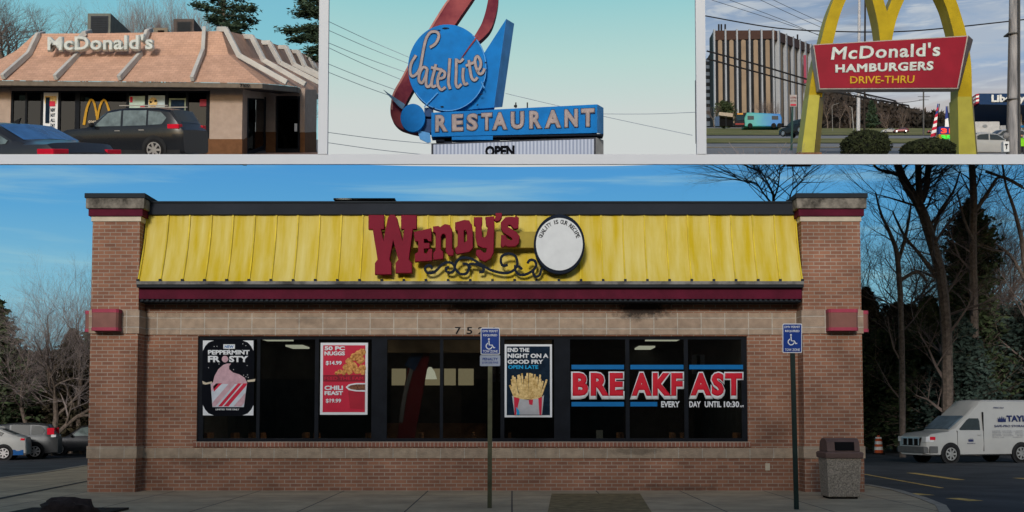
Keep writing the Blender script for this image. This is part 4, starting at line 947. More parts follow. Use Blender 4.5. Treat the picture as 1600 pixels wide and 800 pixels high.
# ------------------------------------------------------------------ TREES
def bare_tree(px, Y, base_z, h, seed, label, group, lean=0, spread=.55, r0=None, m1='bark', m2='twig', levels=5, zmax=None, cut=None, first=.35, dens=1.0, name='bare_tree'):
    rn = random.Random(seed); base = Vector((W(px, 600, Y).x, Y, base_z)); r0 = r0 or h * .02
    T = MB(); K = MB(); tw = [0]
    def grow(p, d, ln, r, lv):
        if zmax and p.z > zmax: return
        if cut and cut(p): return
        nseg = 3 if lv < 3 else 2; pts = [p]; rad = [r]; q = p.copy(); dd = d.copy(); r1 = r * (.62 if lv else .6)
        kids = []
        for i in range(nseg):
            dd = (dd + Vector((rn.gauss(0, .13), rn.gauss(0, .13), rn.gauss(.04, .09)))).normalized()
            q = q + dd * ln / nseg; pts.append(q.copy()); rad.append(r + (r1 - r) * (i + 1) / nseg)
            if lv >= 1 or i == nseg - 1 or rn.random() < .5: kids.append((q.copy(), dd.copy(), rad[-1], i))
            if zmax and q.z > zmax:
                q.z = zmax; pts[-1] = q.copy(); break
        (T if lv < 3 else K).tube(pts, rad, 7 if lv < 2 else (4 if lv < 3 else 3), cap=False)
        if lv >= levels: return
        for q, dd, rr, i in kids:
            nk = 2 if lv < levels - 1 else 3
            if i == nseg - 1: nk += 1 if rn.random() < .6 * dens else 0
            else: nk = 1 if rn.random() < .9 * dens else 0
            for k in range(nk):
                ax = Vector((rn.gauss(0, 1), rn.gauss(0, 1), rn.gauss(0, .35))); ax -= dd * ax.dot(dd)
                if ax.length < .1: continue
                ax.normalize(); s = spread * rn.uniform(.6, 1.5) * (1 if i < nseg - 1 or k else .5)
                nd = (dd * math.cos(s) + ax * math.sin(s)).normalized()
                grow(q, nd, ln * rn.uniform(.58, .82), rr * rn.uniform(.55, .8), lv + 1)
    grow(base, Vector((lean, 0, 1)).normalized(), h * first, r0, 0)
    e = empty(name, base, label, 'tree', group)
    T.build('trunk', M[m1], e); 
    if K.v: K.build('crown', M[m2], e)
    return e
def evergreen(px, Y, base_z, h, rad, seed, label, group, m='ever', n=2200, zmax=None, shape='cone', cut=None, leaf=.16, name='evergreen_tree', bare=.08, trunk=True):
    rn = random.Random(seed); base = Vector((W(px, 600, Y).x, Y, base_z)); e = empty(name, base, label, 'tree', group)
    T = MB(); 
    top = min(base.z + h * .97, zmax or 1e9); T.tube([base, Vector((base.x + .05 * h * rn.uniform(-.3, .3), Y, (base.z + top) / 2)), Vector((base.x, Y, top))], [h * .02, h * .013, .02], 8)
    F = MB(); nb_ = max(10, int(n / 18))
    for b in range(nb_):
        t = bare + (1 - bare) * (b + rn.random()) / nb_
        if shape == 'cone': rr = rad * (1 - t) ** .8 * (.35 + .65 * min(1, t / .15)) + .04 * rad
        elif shape == 'column': rr = rad * (1 - t ** 3) * (.75 + .25 * math.sin(9 * t + seed))
        else: rr = rad * math.sqrt(max(0, 1 - (2 * t - 1) ** 2)) + .05
        rr *= rn.uniform(.6, 1.15); a = rn.uniform(0, 6.283); o = Vector((base.x, Y, base.z + h * t))
        if shape == 'pine': rr = rad * rn.uniform(.45, 1.0) * (1 - t * .55)
        d = Vector((math.cos(a), math.sin(a), rn.uniform(-.35, .55) if shape != 'column' else rn.uniform(.2, .8))); tip = o + d * rr
        if zmax and min(o.z, tip.z) > zmax: continue
        if rr > .5: T.tube([o, tip], [h * .004 + .01, .01], 3, cap=False)
        for k in range(18):
            s = rn.random() ** .6
            q = o + (tip - o) * s + Vector((rn.gauss(0, .09), rn.gauss(0, .09), rn.gauss(0, .05))) * (rr * .9 + .35)
            if zmax and q.z > zmax: continue
            if cut and cut(q): continue
            u = Vector((rn.gauss(0, 1), rn.gauss(0, 1), rn.gauss(0, .5))).normalized(); v = u.cross(Vector((rn.gauss(0, 1), rn.gauss(0, 1), rn.gauss(0, 1)))).normalized()
            l = leaf * rn.uniform(.6, 1.5); F.add([q - u * l, q + v * l * .42, q + u * l, q - v * l * .42], [(0, 1, 2, 3)])
    if trunk: T.build('trunk', M['bark'], e)
    F.build('crown', M[m], e); return e
def zlow(Y): return zrow(250.5, Y) - .05
gl_, gr_ = 'trees behind the left parking area', 'trees behind the right parking area'
k_ = lambda Y: Y / 1800
for i, (px, Y, topy, rad, lab, m_) in enumerate([(-70, 64, 395, 3.2, 'tall dark evergreen, leftmost behind the parked cars', 'ever'), (-12, 62, 466, 3.0, 'dark evergreen at the left edge behind the two-tone car', 'ever'), (48, 66, 560, 2.8, 'low dark evergreen behind the grey suv', 'ever'), (112, 64, 520, 2.4, 'brownish evergreen against the left brick pier', 'ever_brown'), (150, 68, 500, 2.6, 'evergreen mostly hidden by the left brick pier', 'ever')]):
    h = (715 - topy) * k_(Y); evergreen(px, Y, -.8, h, rad, 40 + i, lab, gl_, m_, 18000, zlow(Y), 'cone' if i != 2 else 'blob', leaf=.15)
for i, (px, Y, topy, lab) in enumerate([(88, 60, 412, 'bare grey tree with a fan of twigs rising left of the brick pier'), (44, 61, 470, 'lower bare tree between the dark evergreen and the brick pier'), (132, 63, 430, 'bare tree touching the left edge of the brick pier'), (-20, 65, 455, 'bare tree rising over the evergreens at the left edge')]):
    h = (715 - topy) * k_(Y); bare_tree(px, Y, -.8, h * .98, 140 + i, lab, gl_, .05 * (i - 1), .5, h * .018, levels=6, m2='twig_grey', first=.33, dens=1.15)
# right-hand woods
for i, (px, Y, topy, rad, lab, m_, shp) in enumerate([(1356, 70, 470, 2.2, 'brown-green evergreen just right of the right brick pier', 'ever_brown', 'cone'), (1412, 71, 500, 2.6, 'dull brown evergreen behind the traffic barrel', 'ever_brown', 'blob'), (1455, 64, 480, 2.6, 'dark evergreen behind the front of the white van', 'ever', 'cone'), (1522, 62, 322, 2.5, 'tallest dark evergreen above the white van', 'ever', 'column'),
        (1585, 63, 500, 2.8, 'blue-green evergreen at the right edge above the van', 'ever_blue', 'blob'), (1500, 60, 500, 2.3, 'bluish low evergreen in front of the tallest one', 'ever_blue', 'cone'), (1640, 66, 450, 3, 'dark evergreen beyond the right edge of the lot', 'ever', 'cone'), (1395, 68, 540, 3, 'low evergreen filling the gap between barrel and pier', 'ever', 'blob'), (1560, 68, 560, 3, 'low dark evergreen behind the van roof', 'ever', 'blob')]):
    h = (722 - topy) * k_(Y); evergreen(px, Y, -.65, h, rad * 1.15, 60 + i, lab, gr_, m_, 22000, zlow(Y), shp, leaf=.15)
for i, (px, Y, lab) in enumerate([(1378, 72, 'background bare tree close to the right brick pier'), (1432, 75, 'background bare tree seen through the leaning trunk'), (1478, 73, 'background bare tree between the leaning and the straight trunks'), (1552, 74, 'background bare tree right of the straight trunk'), (1604, 72, 'background bare tree at the far right edge'), (1405, 78, 'farthest bare tree left of the leaning trunk'), (1515, 79, 'farthest bare tree behind the straight trunk'), (1578, 78, 'farthest bare tree near the right edge')]):
    bare_tree(px, Y, -.8, (722 - 262) * k_(Y), 160 + i, lab, gr_, .04 * (i - 2), .6, .30, levels=6, zmax=zlow(Y), m2='twig', first=.30, dens=1.4)
def big_limb_tree(px, Y, seed, label, limbs, zm, tw=5, m2='twig'):
    "tree whose main limbs follow given pixel paths, with generated twigs"
    rn = random.Random(seed); e = empty('bare_tree', Vector((W(px, 600, Y).x, Y, -.65)), label, 'tree', gr_); T = MB(); K = MB(); kk = k_(Y)
    def twig(p, d, ln, r, lv):
        if p.z > zm: return
        q = p.copy(); pts = [p]; rad = [r]
        for i in range(3):
            d = (d + Vector((rn.gauss(0, .2), rn.gauss(0, .2), rn.gauss(.05, .12)))).normalized(); q = q + d * ln / 3; pts.append(q.copy()); rad.append(r * (1 - .25 * (i + 1)))
            if q.z > zm: break
            if lv < 4:
                for _ in range(2 if lv else 2):
                    if rn.random() < .85:
                        ax = Vector((rn.gauss(0, 1), rn.gauss(0, .8), rn.gauss(0, .5))).normalized(); nd = (d + ax * rn.uniform(.5, 1.1)).normalized(); twig(q, nd, ln * rn.uniform(.5, .75), rad[-1] * .6, lv + 1)
        K.tube(pts, rad, 3, cap=False)
    for path in limbs:
        P = smooth_path([(x, y, r) for x, y, r in path], 4); yo = 0; pts = []; rad = []
        for j, (x, y, r) in enumerate(P):
            yo += rn.gauss(0, .03); pts.append(W(x, y, Y) + Vector((0, yo, 0))); rad.append(r * kk)
            if pts[-1].z > zm: break
        if len(pts) < 2: continue
        T.tube(pts, rad, 8, cap=False)
        for j in range(2, len(pts)):
            if rn.random() < .9:
                dd = (pts[j] - pts[j - 1]).normalized(); ax = Vector((rn.choice((-1, 1)) * rn.uniform(.5, 1), rn.gauss(0, .6), rn.uniform(-.1, .7))).normalized()
                twig(pts[j], (dd * .5 + ax).normalized(), rn.uniform(1.4, 3.2), max(rad[j] * .35, .022), 0 if rn.random() < .55 else 1)
    T.build('trunk', M['bark'], e); K.build('crown', M[m2], e)
zl = zlow(58)
big_limb_tree(1470, 58, 5, 'big bare tree with a thick leaning trunk, right of the right brick pier', [[(1480, 720, 9), (1478, 560, 8.5), (1470, 440, 8), (1452, 370, 8), (1436, 325, 7.5), (1418, 295, 7), (1405, 270, 6), (1398, 245, 6)], [(1436, 325, 6), (1434, 300, 5), (1433, 245, 5)], [(1440, 315, 5.5), (1448, 290, 5), (1451, 245, 4.5)], [(1408, 275, 3), (1392, 268, 2.5), (1370, 262, 2), (1360, 245, 1.5)], [(1455, 375, 3.5), (1470, 330, 2.5), (1490, 300, 1.8), (1500, 270, 1.2)], [(1470, 440, 4), (1440, 400, 3), (1415, 370, 2), (1395, 330, 1.2)]], zl)
big_limb_tree(1524, 60, 8, 'straight dark bare tree rising behind the tallest evergreen', [[(1524, 720, 7), (1524, 500, 6.5), (1522, 370, 6), (1523, 300, 5.5), (1521, 245, 5)], [(1525, 330, 3.5), (1545, 300, 3), (1565, 275, 2), (1600, 290, 1.5)], [(1522, 380, 3), (1505, 340, 2), (1495, 300, 1.2)], [(1540, 268, 2.5), (1575, 280, 2), (1612, 300, 1.5)]], zlow(60))
big_limb_tree(1402, 57, 12, 'thin forked bare tree between the right pier and the leaning trunk', [[(1410, 720, 5), (1408, 520, 4.5), (1403, 410, 4), (1392, 370, 3), (1378, 335, 2), (1370, 300, 1.2)], [(1403, 410, 3), (1418, 360, 2.4), (1425, 320, 1.4)], [(1405, 440, 3), (1432, 425, 2.6), (1450, 440, 2)]], zlow(57), m2='twig')
big_limb_tree(1590, 60, 15, 'bare tree at the far right edge above the van', [[(1612, 720, 6), (1608, 520, 5), (1600, 400, 4), (1588, 340, 3), (1572, 290, 2), (1565, 250, 1.5)], [(1604, 440, 3), (1580, 400, 2.5), (1555, 380, 1.8)], [(1600, 400, 3), (1615, 330, 2)]], zlow(60))
big_limb_tree(1209, 44, 21, 'small bare treetop showing above the mansard roof, left of the right pier', [[(1209, 720, 5), (1209, 400, 3.5), (1209, 314, 2.4), (1207, 300, 1.8), (1198, 282, 1.2), (1190, 268, 1), (1176, 262, .8)], [(1209, 312, 1.6), (1216, 290, 1.2), (1218, 268, .9), (1216, 255, .8)], [(1206, 318, 1.8), (1192, 302, 1.2), (1180, 287, 1.2), (1166, 286, .9), (1148, 278, .6)], [(1230, 330, 1.5), (1236, 300, 1), (1250, 285, .8), (1262, 270, .6)]], zlow(44), m2='twig_grey')

# ------------------------------------------------------------------ UPPER LEFT PLOT: pink-roofed restaurant
peach = brick('peach_shingle', (.58, .36, .26), (.50, .31, .22), (.42, .25, .18), .22, .11, .008, bump=.3, stain_amt=.2, stain=(.22, .12, .08), nvar=.15, nscale=2)
beige = mat('beige_wall', (.36, .28, .23), .85, var=.08, vs=3, bump=.3, bs=25); brown = mat('brown_dado', (.14, .065, .03), .8, var=.12)
ribm = mat('pale_rib', (.46, .46, .44), .5, var=.1, vs=2); fasc = mat('taupe_fascia', (.14, .115, .09), .6, var=.15)
ul = empty('mansard_restaurant', W(200, 250, 46), 'low beige restaurant with a flared peach shingle roof and pale roof ribs', 'building')
def cutbuild(mb, n, m, parent, **k): return mb.build(n, m, parent, cut=CUT1, **k)
def wq(mb, x0, y0, x1, y1, Y0, Y1=None, d=.25): # wall slab between px corners; ends may lie at different depths
    Y1 = Y1 or Y0
    a, b = W(x0, y1[0] if isinstance(y1, tuple) else y1, Y0), W(x1, y1[1] if isinstance(y1, tuple) else y1, Y1)
    t0 = W(x0, y0[0] if isinstance(y0, tuple) else y0, Y0); t1 = W(x1, y0[1] if isinstance(y0, tuple) else y0, Y1); t0.x, t1.x = a.x, b.x
    mb.prism([a, b, t1, t0], (0, d, 0))
YA = 46
w1 = MB(); wq(w1, -30, 137, 15.5, 217, YA); wq(w1, 15.5, 134, 327, 141.5, YA); wq(w1, 327, 135, 378, 217.5, YA)
wq(w1, 378.3, 137, 384, (217.5, 214), YA, 47); wq(w1, 378.3, 137, 415, (150, 152), YA + .01, 51)
wq(w1, 415, 138, 430, 206.5, 51); wq(w1, 430, 138, 468.5, 150, 51); wq(w1, 468.5, 138, 476, 207, 51); wq(w1, 476.2, 140, 493, (207, 206), 51, 53)
cutbuild(w1, 'wall', beige, ul)
w2 = MB(); wq(w2, -30, 216.8, 15.5, 255.5, YA - .03, d=.28); wq(w2, 15.5, 216.8, 327, 255.5, YA - .03, d=.28); wq(w2, 327, 217.3, 378, 255.5, YA - .03, d=.28); wq(w2, 378.2, (217.5, 214), 384, 257, YA, 47, d=.2)
wq(w2, 415, 206, 430, 256, 50.97, d=.2); wq(w2, 468.5, 206.6, 476, 256, 50.97, d=.2); wq(w2, 476.2, (207, 206), 493, 256, 50.98, 52.98, d=.2); cutbuild(w2, 'dado', brown, ul)
inr = MB(); wq(inr, 0, 139, 380, 250, YA + 4); wq(inr, 376, 139, 480, 250, 55); cutbuild(inr, 'interior_room', M['inside'], ul)
ff_ = MB()
for a, b in ((15.5, 20), (39, 42), (63, 67), (90.5, 94), (117, 124), (197, 201), (226.5, 231), (258, 262), (290, 294), (322, 327)): ff_.pbox(a, 141.5, b, 217, YA + .05, .1)
ff_.pbox(15.5, 141.4, 327, 144, YA + .04, .1)
wf = cutbuild(ff_, 'window_frame', M['black_frame'], ul)
for a, b in ((20, 39), (42, 63), (67, 90.5), (94, 117), (124, 197), (201, 226.5), (231, 258), (262, 290), (294, 322)):
    g = MB(); g.pbox(a, 144, b, 217, YA + .1, .02); g.build('pane', M['glass2'], wf)
for a, b, ya, yb, m_ in ((30, 38, 149, 157, 'tube'), (32, 36, 157, 178, 'cap_stone'), (133, 138, 152, 160, 'tube'), (126, 129, 150, 156, 'menu'), (290.5, 296, 162, 170, 'menu')):
    g = MB(); g.pbox(a, ya, b, yb, YA + 2, .1); g.build('lamp', M[m_], ul)
# window posters
def wposter(x0, y0, x1, y1, label, sheet):
    e = empty('poster', W((x0 + x1) / 2, y1, YA), label, 'poster'); g = MB(); g.pbox(x0, y0, x1, y1, YA + .06, .02); g.build('sheet', sheet, e); return e
e = wposter(67.5, 144.5, 90, 217, 'tall white poster of fries in a red box, in the beige restaurant window', M['poster_white'])
g = MB(); g.pbox(70, 150, 88, 162, YA + .04, .01); g.build('fries', M['fries'], e); g = MB(); g.pbox(76, 158, 86, 166, YA + .03, .01); g.build('box', M['poster_red'], e)
g = MB(); g.pbox(71, 152, 77, 192, YA + .02, .01); g.build('stripe', M['poster_navy'], e)
for k in range(4): pxtext('lettering', ('NEW', 'HOT', 'ALL', 'DAY')[k], 79, 169 + k * 8, 86, 175 + k * 8, YA + .05, M['poster_navy'], e, .01, .03)
e = wposter(202, 150, 226, 175, 'mint green poster with small red marks, left of the yellow one', mat('mint', (.40, .52, .46), .5, var=.15, vs=3))
g = MB(); g.pbox(203, 151, 207, 160, YA + .04, .01); g.pbox(219, 165, 226, 169, YA + .04, .01); g.build('mark', M['poster_red'], e)
e = wposter(231.5, 149, 257.5, 174, 'pale poster with a round yellow emblem', mat('pale_blue', (.42, .52, .56), .5, var=.15, vs=3)); pxshape('emblem', [ell(239, 160, 7, 8, 20)], YA + .04, .01, M['fries'], e); g = MB(); g.pbox(234, 158, 237, 161, YA + .03, .01); g.pbox(241, 156, 245, 159, YA + .03, .01); g.pbox(236, 164, 242, 166, YA + .03, .01); g.build('mark', M['poster_black'], e)
e = wposter(264, 153.5, 291, 174, 'dark framed notice with pale border beside the yellow-emblem poster', mat('olive_pale', (.2, .24, .17), .5)); g = MB(); g.pbox(267, 156, 288, 172, YA + .04, .01); g.build('sheet', M['poster_navy'], e)
e = wposter(312, 155, 325, 166, 'small dark red card at the right end of the beige restaurant window', M['poster_darkred'])
ar = empty('window_decal', W(153, 195, YA), 'golden double-arch decal on the dark window of the beige restaurant', 'window decal')
g = MB(); gold = mat('gold_decal', (.45, .24, .01), .5)
for s_ in ([(131, 195, 2), (135, 172, 1.9), (140, 158, 1.7), (143.5, 156, 1.5), (147, 161, 1.6), (150, 174, 1.6), (152, 187, 1.6)], [(152, 187, 1.6), (154, 174, 1.6), (158, 161, 1.6), (162, 156, 1.5), (166, 160, 1.6), (170, 172, 1.8), (173, 188, 2)]): ribbon(g, s_, YA + .05, .02)
g.build('arch', gold, ar); pxtext('lettering', 'open 24 hrs', 138, 186.5, 170, 194, YA + .05, M['cream'], ar, .01, .02)
# doors
def door(x0, y0, x1, y1, Y, Y2, handle):
    g = MB(); wd = 3
    yt = lambda x: y0[0] + (y0[1] - y0[0]) * (x - x0) / (x1 - x0); yb_ = lambda x: y1[0] + (y1[1] - y1[0]) * (x - x0) / (x1 - x0); YY = lambda x: Y + (Y2 - Y) * (x - x0) / (x1 - x0)
    for a, b in ((x0, x0 + wd), (x1 - wd, x1)): wq(g, a, (yt(a), yt(b)), b, (yb_(a), yb_(b)), YY(a), YY(b), .08)
    wq(g, x0 + wd, (yt(x0) , yt(x1)), x1 - wd, (yt(x0) + 5, yt(x1) + 5), YY(x0 + wd), YY(x1 - wd), .08); wq(g, x0 + wd, (yb_(x0) - 6, yb_(x1) - 6), x1 - wd, (yb_(x0), yb_(x1)), YY(x0 + wd), YY(x1 - wd), .08)
    d = g.build('door', M['black_frame'], ul); g = MB(); wq(g, x0 + wd, (yt(x0) + 5, yt(x1) + 5), x1 - wd, (yb_(x0) - 6, yb_(x1) - 6), YY(x0 + wd) + .03, YY(x1 - wd) + .03, .02); g.build('pane', M['glass2'], d)
    if handle: g = MB(); g.pbox(460, 193, 464, 205, Y - .06, .06); g.pbox(431, 192, 466, 200, Y - .03, .03) if 0 else None; g.build('handle', M['white'], d)
door(384, (150, 151.5), 415, (243, 233), 47, 51, False); door(431, (150, 150), 468, (238, 238), 51, 51, True)
g = MB(); g.pbox(434, 171, 447, 190, 51.2, .1); g.build('notice', mat('faded_notice', (.2, .19, .12), .6, var=.5, vs=3), ul); g = MB(); g.pbox(386, 160, 391, 182, 49, .1); g.pbox(394, 165, 398, 196, 49, .1); g.build('notice', mat('faded_notice2', (.22, .2, .16), .6, var=.6, vs=3), ul)
stp = MB(); a = W(384, 242, 45.8); b = W(500, 240, 45.8); stp.prism([(a.x, 45.8, a.z), (b.x, 45.8, a.z), (b.x * 1.1, 53, a.z + (53 - 45.8) * .25), (a.x * 1.1, 53, a.z + (53 - 45.8) * .25)], (0, 0, -.3)); cutbuild(stp, 'step', mat('reddish_paving', (.2, .12, .09), .9), ul)
# roof surface
E = [(-120, 124, 45), (100, 126.5, 45), (240, 127.5, 45), (373, 129.5, 45), (410, 130.5, 45.2)]
Kn = [(-75, 92, 48), (15, 88, 46.6), (130, 86, 46.6), (240, 85.5, 46.6), (357, 85, 46.8)]
T_ = [(-30, 95, 54), (55, 52.5, 47.2), (150, 52, 47.2), (250, 50.5, 47.3), (346, 48.5, 47.4)]
rfm = MB()
def wpt(p): return W(*p)
def lerp3(a, b, t): return tuple(x + (y - x) * t for x, y in zip(a, b))
hipK = [(-10, 105, 46), (6, 97, 46.3)]
for r0_, r1_ in ((E, Kn), (Kn, T_)):
    for i in range(1, 4): rfm.quad(wpt(r0_[i]), wpt(r0_[i + 1]), wpt(r1_[i + 1]), wpt(r1_[i]))
rfm.quad(wpt((-120, 124, 45)), wpt(E[1]), wpt(Kn[1]), wpt((-60, 108, 46))); rfm.add([wpt(E[1]), wpt(Kn[2]), wpt(Kn[1])], [(0, 1, 2)]) if 0 else None
rfm.add([wpt((-60, 108, 46)), wpt(Kn[1]), wpt((0, 93, 46.7))], [(0, 1, 2)]); rfm.add([wpt(Kn[1]), wpt(T_[1]), wpt((30, 76, 47)), wpt((0, 93, 46.7))], [(0, 1, 2, 3)])
SE = [(410, 130.5, 45.2), (446, 133, 48), (464, 135.5, 50), (487, 144, 55), (510, 151, 62)]
SK = [(357, 85, 46.8), (373, 86, 48), (411, 94, 52), (459, 102, 62), (510, 110, 80)]
ST = [(346, 48.5, 47.4), (358, 49, 48.3), (395, 58, 52), (446, 74, 62), (500, 92, 80)]
for r0_, r1_ in ((SE, SK), (SK, ST)):
    for i in range(4): rfm.quad(wpt(r0_[i]), wpt(r0_[i + 1]), wpt(r1_[i + 1]), wpt(r1_[i]))
roof = cutbuild(rfm, 'roof', peach, ul)
tp = MB(); tp.add([wpt(T_[1]), wpt(T_[4]), wpt(ST[3]), wpt(ST[4]), W(300, 70, 80), W(60, 60, 62)], [(0, 1, 2, 3, 4, 5)]); 
fs_ = MB()
def fpoly(P, hpx):
    for a, b in zip(P, P[1:]):
        A, B = wpt(a), wpt(b); A2, B2 = wpt((a[0], a[1] + hpx, a[2])), wpt((b[0], b[1] + hpx, b[2])); A2.x, B2.x = A.x, B.x; fs_.prism([A2, B2, B, A], (0, .15, 0))
fpoly([(-120, 125, 44.97), (373, 130, 44.97), (410, 131, 45.15), (464, 136, 49.9), (487, 144.5, 54.9), (510, 151, 61.9)], 7); cutbuild(fs_, 'fascia', fasc, ul)
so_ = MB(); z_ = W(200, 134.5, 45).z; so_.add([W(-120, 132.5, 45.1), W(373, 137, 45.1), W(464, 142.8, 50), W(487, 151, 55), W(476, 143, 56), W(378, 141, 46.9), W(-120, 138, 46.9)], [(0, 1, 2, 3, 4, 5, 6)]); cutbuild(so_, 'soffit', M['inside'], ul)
pxtext('house_number', '7300', 375, 130.8, 390, 136, 44.95, M['black_frame'], ul, .01, .02)
# ribs
def rib(pts, wpx=6, th=.22):
    g = MB(); P = [wpt(p) for p in pts]
    for a, b in zip(P, P[1:]): g.bar(a, b + (b - a).normalized() * .05, wpx / 1800 * a.y, th)
    cutbuild(g, 'roof_rib', ribm, ul, bevel=.02)
rib([(4, 120, 44.9), (45, 84, 46.5), (59, 55, 47), (68, 53, 48)]); rib([(86, 121, 44.9), (122, 85, 46.5)]); rib([(124, 60, 46.9), (131, 53, 47), (141, 50, 48)])
rib([(186, 122, 44.9), (220, 84, 46.5)]); rib([(225, 66, 46.8), (230, 50, 47), (236, 47.5, 48)]); rib([(300, 123.5, 44.9), (317, 80, 46.6), (319, 45, 47.2)])
for pts in ([(340, 46, 47.6), (353, 46, 47.2), (374, 87, 46.9), (447, 128, 46.4)], [(380, 57, 50.5), (394, 58, 50), (412, 94, 49.5), (476, 131, 49)], [(408, 67, 54), (421, 67, 54), (438, 98, 53.5), (500, 130, 53)], [(436, 74, 59), (447, 74, 58.6), (460, 101, 58), (515, 128, 57)], [(457, 81, 64.5), (466, 81, 64), (477, 105, 63.5), (520, 128, 63)], [(475, 87, 71), (483, 87, 70.5), (494, 108, 70), (530, 126, 70)]): rib(pts, 5.5)
# roof lettering (raised, white)
sg = empty('wall_sign', W(160, 84, 46.2), 'raised white restaurant lettering along the peach shingle roof', 'sign')
word = "McDonald's"; xs0 = [77, 102, 119, 138, 157, 176, 193, 202, 221, 224]; 
tx = text_mesh(word, .045, .02, 1.08, .02); fit_text(tx, W(77, 83, 46.3), W(243, 81.5, 46.3), W(77, 59, 46.3), W(243, 55.5, 46.3), .28); link_mesh('lettering', tx, mat('letter_white', (.50, .54, .52), .5), sg)
# rooftop units
def hvac(x0, y0, x1, y1, xs, Y, label, m1, m2):
    e = empty('rooftop_unit', W((x0 + x1) / 2, y1, Y), label, 'air conditioner')
    a, b, c = W(x0, y0, Y), W(x1, y0, Y), W(xs, y0 + 5, Y + 2.5); l = W(x0, y1 + 4, Y).z
    g = MB(); g.prism([(a.x, Y, l), (b.x, Y, l), (c.x, Y + 2.5, l), (a.x, Y + 2.5, l)], (0, 0, a.z - l)); g.build('housing', m1, e)
    g = MB(); g.prism([(a.x + .15, Y - .02, l + .1), (b.x - .1, Y - .02, l + .1), (b.x - .1, Y - .02, a.z - .12), (a.x + .15, Y - .02, a.z - .12)], (0, .02, 0)); g.build('grille', m2, e)
    g = MB()
    for k in range(9): 
        z = l + .15 + (a.z - l - .3) * k / 9; g.box(a.x + .2, b.x - .15, Y - .035, Y - .02, z, z + .04)
    g.build('louvre', M['cap_metal'], e)
    return e
hvac(137, 21, 173, 53, 205, 50, 'tall grey rooftop air unit behind the raised white lettering', mat('unit_grey', (.13, .14, .125), .6, var=.15), mat('unit_dark', (.03, .035, .045), .7))
hvac(271, 29.5, 303, 52, 325, 50.5, 'lower brown-grey rooftop air unit on the peach roof', mat('unit_brown', (.085, .07, .065), .7, var=.2), mat('unit_brown_dark', (.05, .045, .045), .7))
hvac(240, 43.5, 262, 53, 270, 51, 'flat pale rooftop box between the two air units', mat('unit_pale', (.2, .17, .13), .7), mat('unit_pale2', (.17, .15, .12), .7))
# cars in front
slope = math.atan(.14)
def at(px, py, Y): return W(px, py, Y)
ps = at(112, 253, 41); th_ = R(-13)
suvp = make_car('parked_car', 'black suv with its nose left, in front of the peach-roofed restaurant', 'car', (ps.x, ps.y - .1, ps.z), th_, P_black, [(a, b + .02, c, d) for a, b, c, d in SUV_ST], SUV_W, (.9, 3.62), .36, 1.08, pitch=(R(12.6), 0), lights=[('tail_light', 'tail', 4.1, 4.5, .66, .90, 1.02, 1.16)], gm='car_glass_light', lower_m=(M['plastic'], .36), handles=((2.35, .96), (3.2, .98)))
g = MB()
for s_ in (-.62, .62): g.bar((2.3, s_, 1.76), (4.0, s_, 1.75), .04, .03)
g.build('roof_rail', M['rim'], suvp, local=True)
# sedan: only the part above the beam is modelled
Ys = 26.5; pz = at(0, 190, Ys)
kS = Ys / 1800
sd = make_car('parked_car', 'dark grey sedan with a blue reflection coloured into its rear window, seen from behind at lower left', 'car', (at(186, 240, Ys).x - 6.2, Ys + 2.25, at(0, 190, Ys + .9).z - 1.60), R(-22), P_dgrey, SED_ST, SED_W, (.95, 3.9), .34, 1.25, pitch=(R(12.6), 0), rear='rear_glass', gm='car_glass_light', cutz=.76, lights=[('tail_light', 'tail', 4.42, 4.80, .50, .885, .84, .95)])
g = MB(); g.prism([(3.0, 0, 1.45), (3.16, 0, 1.44), (3.22, 0, 1.54)], (0, .03, 0)); g.build('antenna_fin', M['plastic'], sd, local=True)
# trees behind it
cutR = lambda q: q.x > KL * q.y - .1
gp = 'trees behind the peach-roofed restaurant'
bz = lambda px, Y: W(px, 235, Y).z
bare_tree(33, 62, bz(33, 62), 11, 211, 'big bare tree at the upper left corner', gp, .12, .6, .28, levels=6, cut=cutR, m2='twig', first=.3)
bare_tree(-20, 60, bz(0, 60), 10, 212, 'bare tree cropped by the left edge of the upper left view', gp, .25, .6, .25, levels=6, cut=cutR, m2='twig', first=.3)
bare_tree(75, 70, bz(75, 70), 10.5, 215, 'thinner bare tree just right of the big one at the upper left', gp, .02, .6, .2, levels=6, cut=cutR, m2='twig_grey', first=.32)
for i, px in enumerate((208, 232, 258, 288)): bare_tree(px, 76, bz(px, 76), 10.5 + (i % 2), 220 + i, ('slim bare tree left of the flat rooftop box', 'slim bare tree directly above the flat rooftop box', 'slim bare tree over the lower rooftop unit', 'slim bare tree just left of the tall pine')[i], gp, .03 * (i - 1), .32, .24, levels=6, cut=cutR, m2='twig_grey', first=.3, dens=1.1)
for i, px in enumerate((415, 436, 460)): bare_tree(px, 90, bz(px, 90), 7.4 - i * .3, 230 + i, ('faint far bare tree just right of the tall pine', 'faint far bare tree above the middle roof ribs', 'faint far bare tree left of the edge pine')[i], gp, 0, .5, .12, levels=5, cut=cutR, m2='twig_grey')
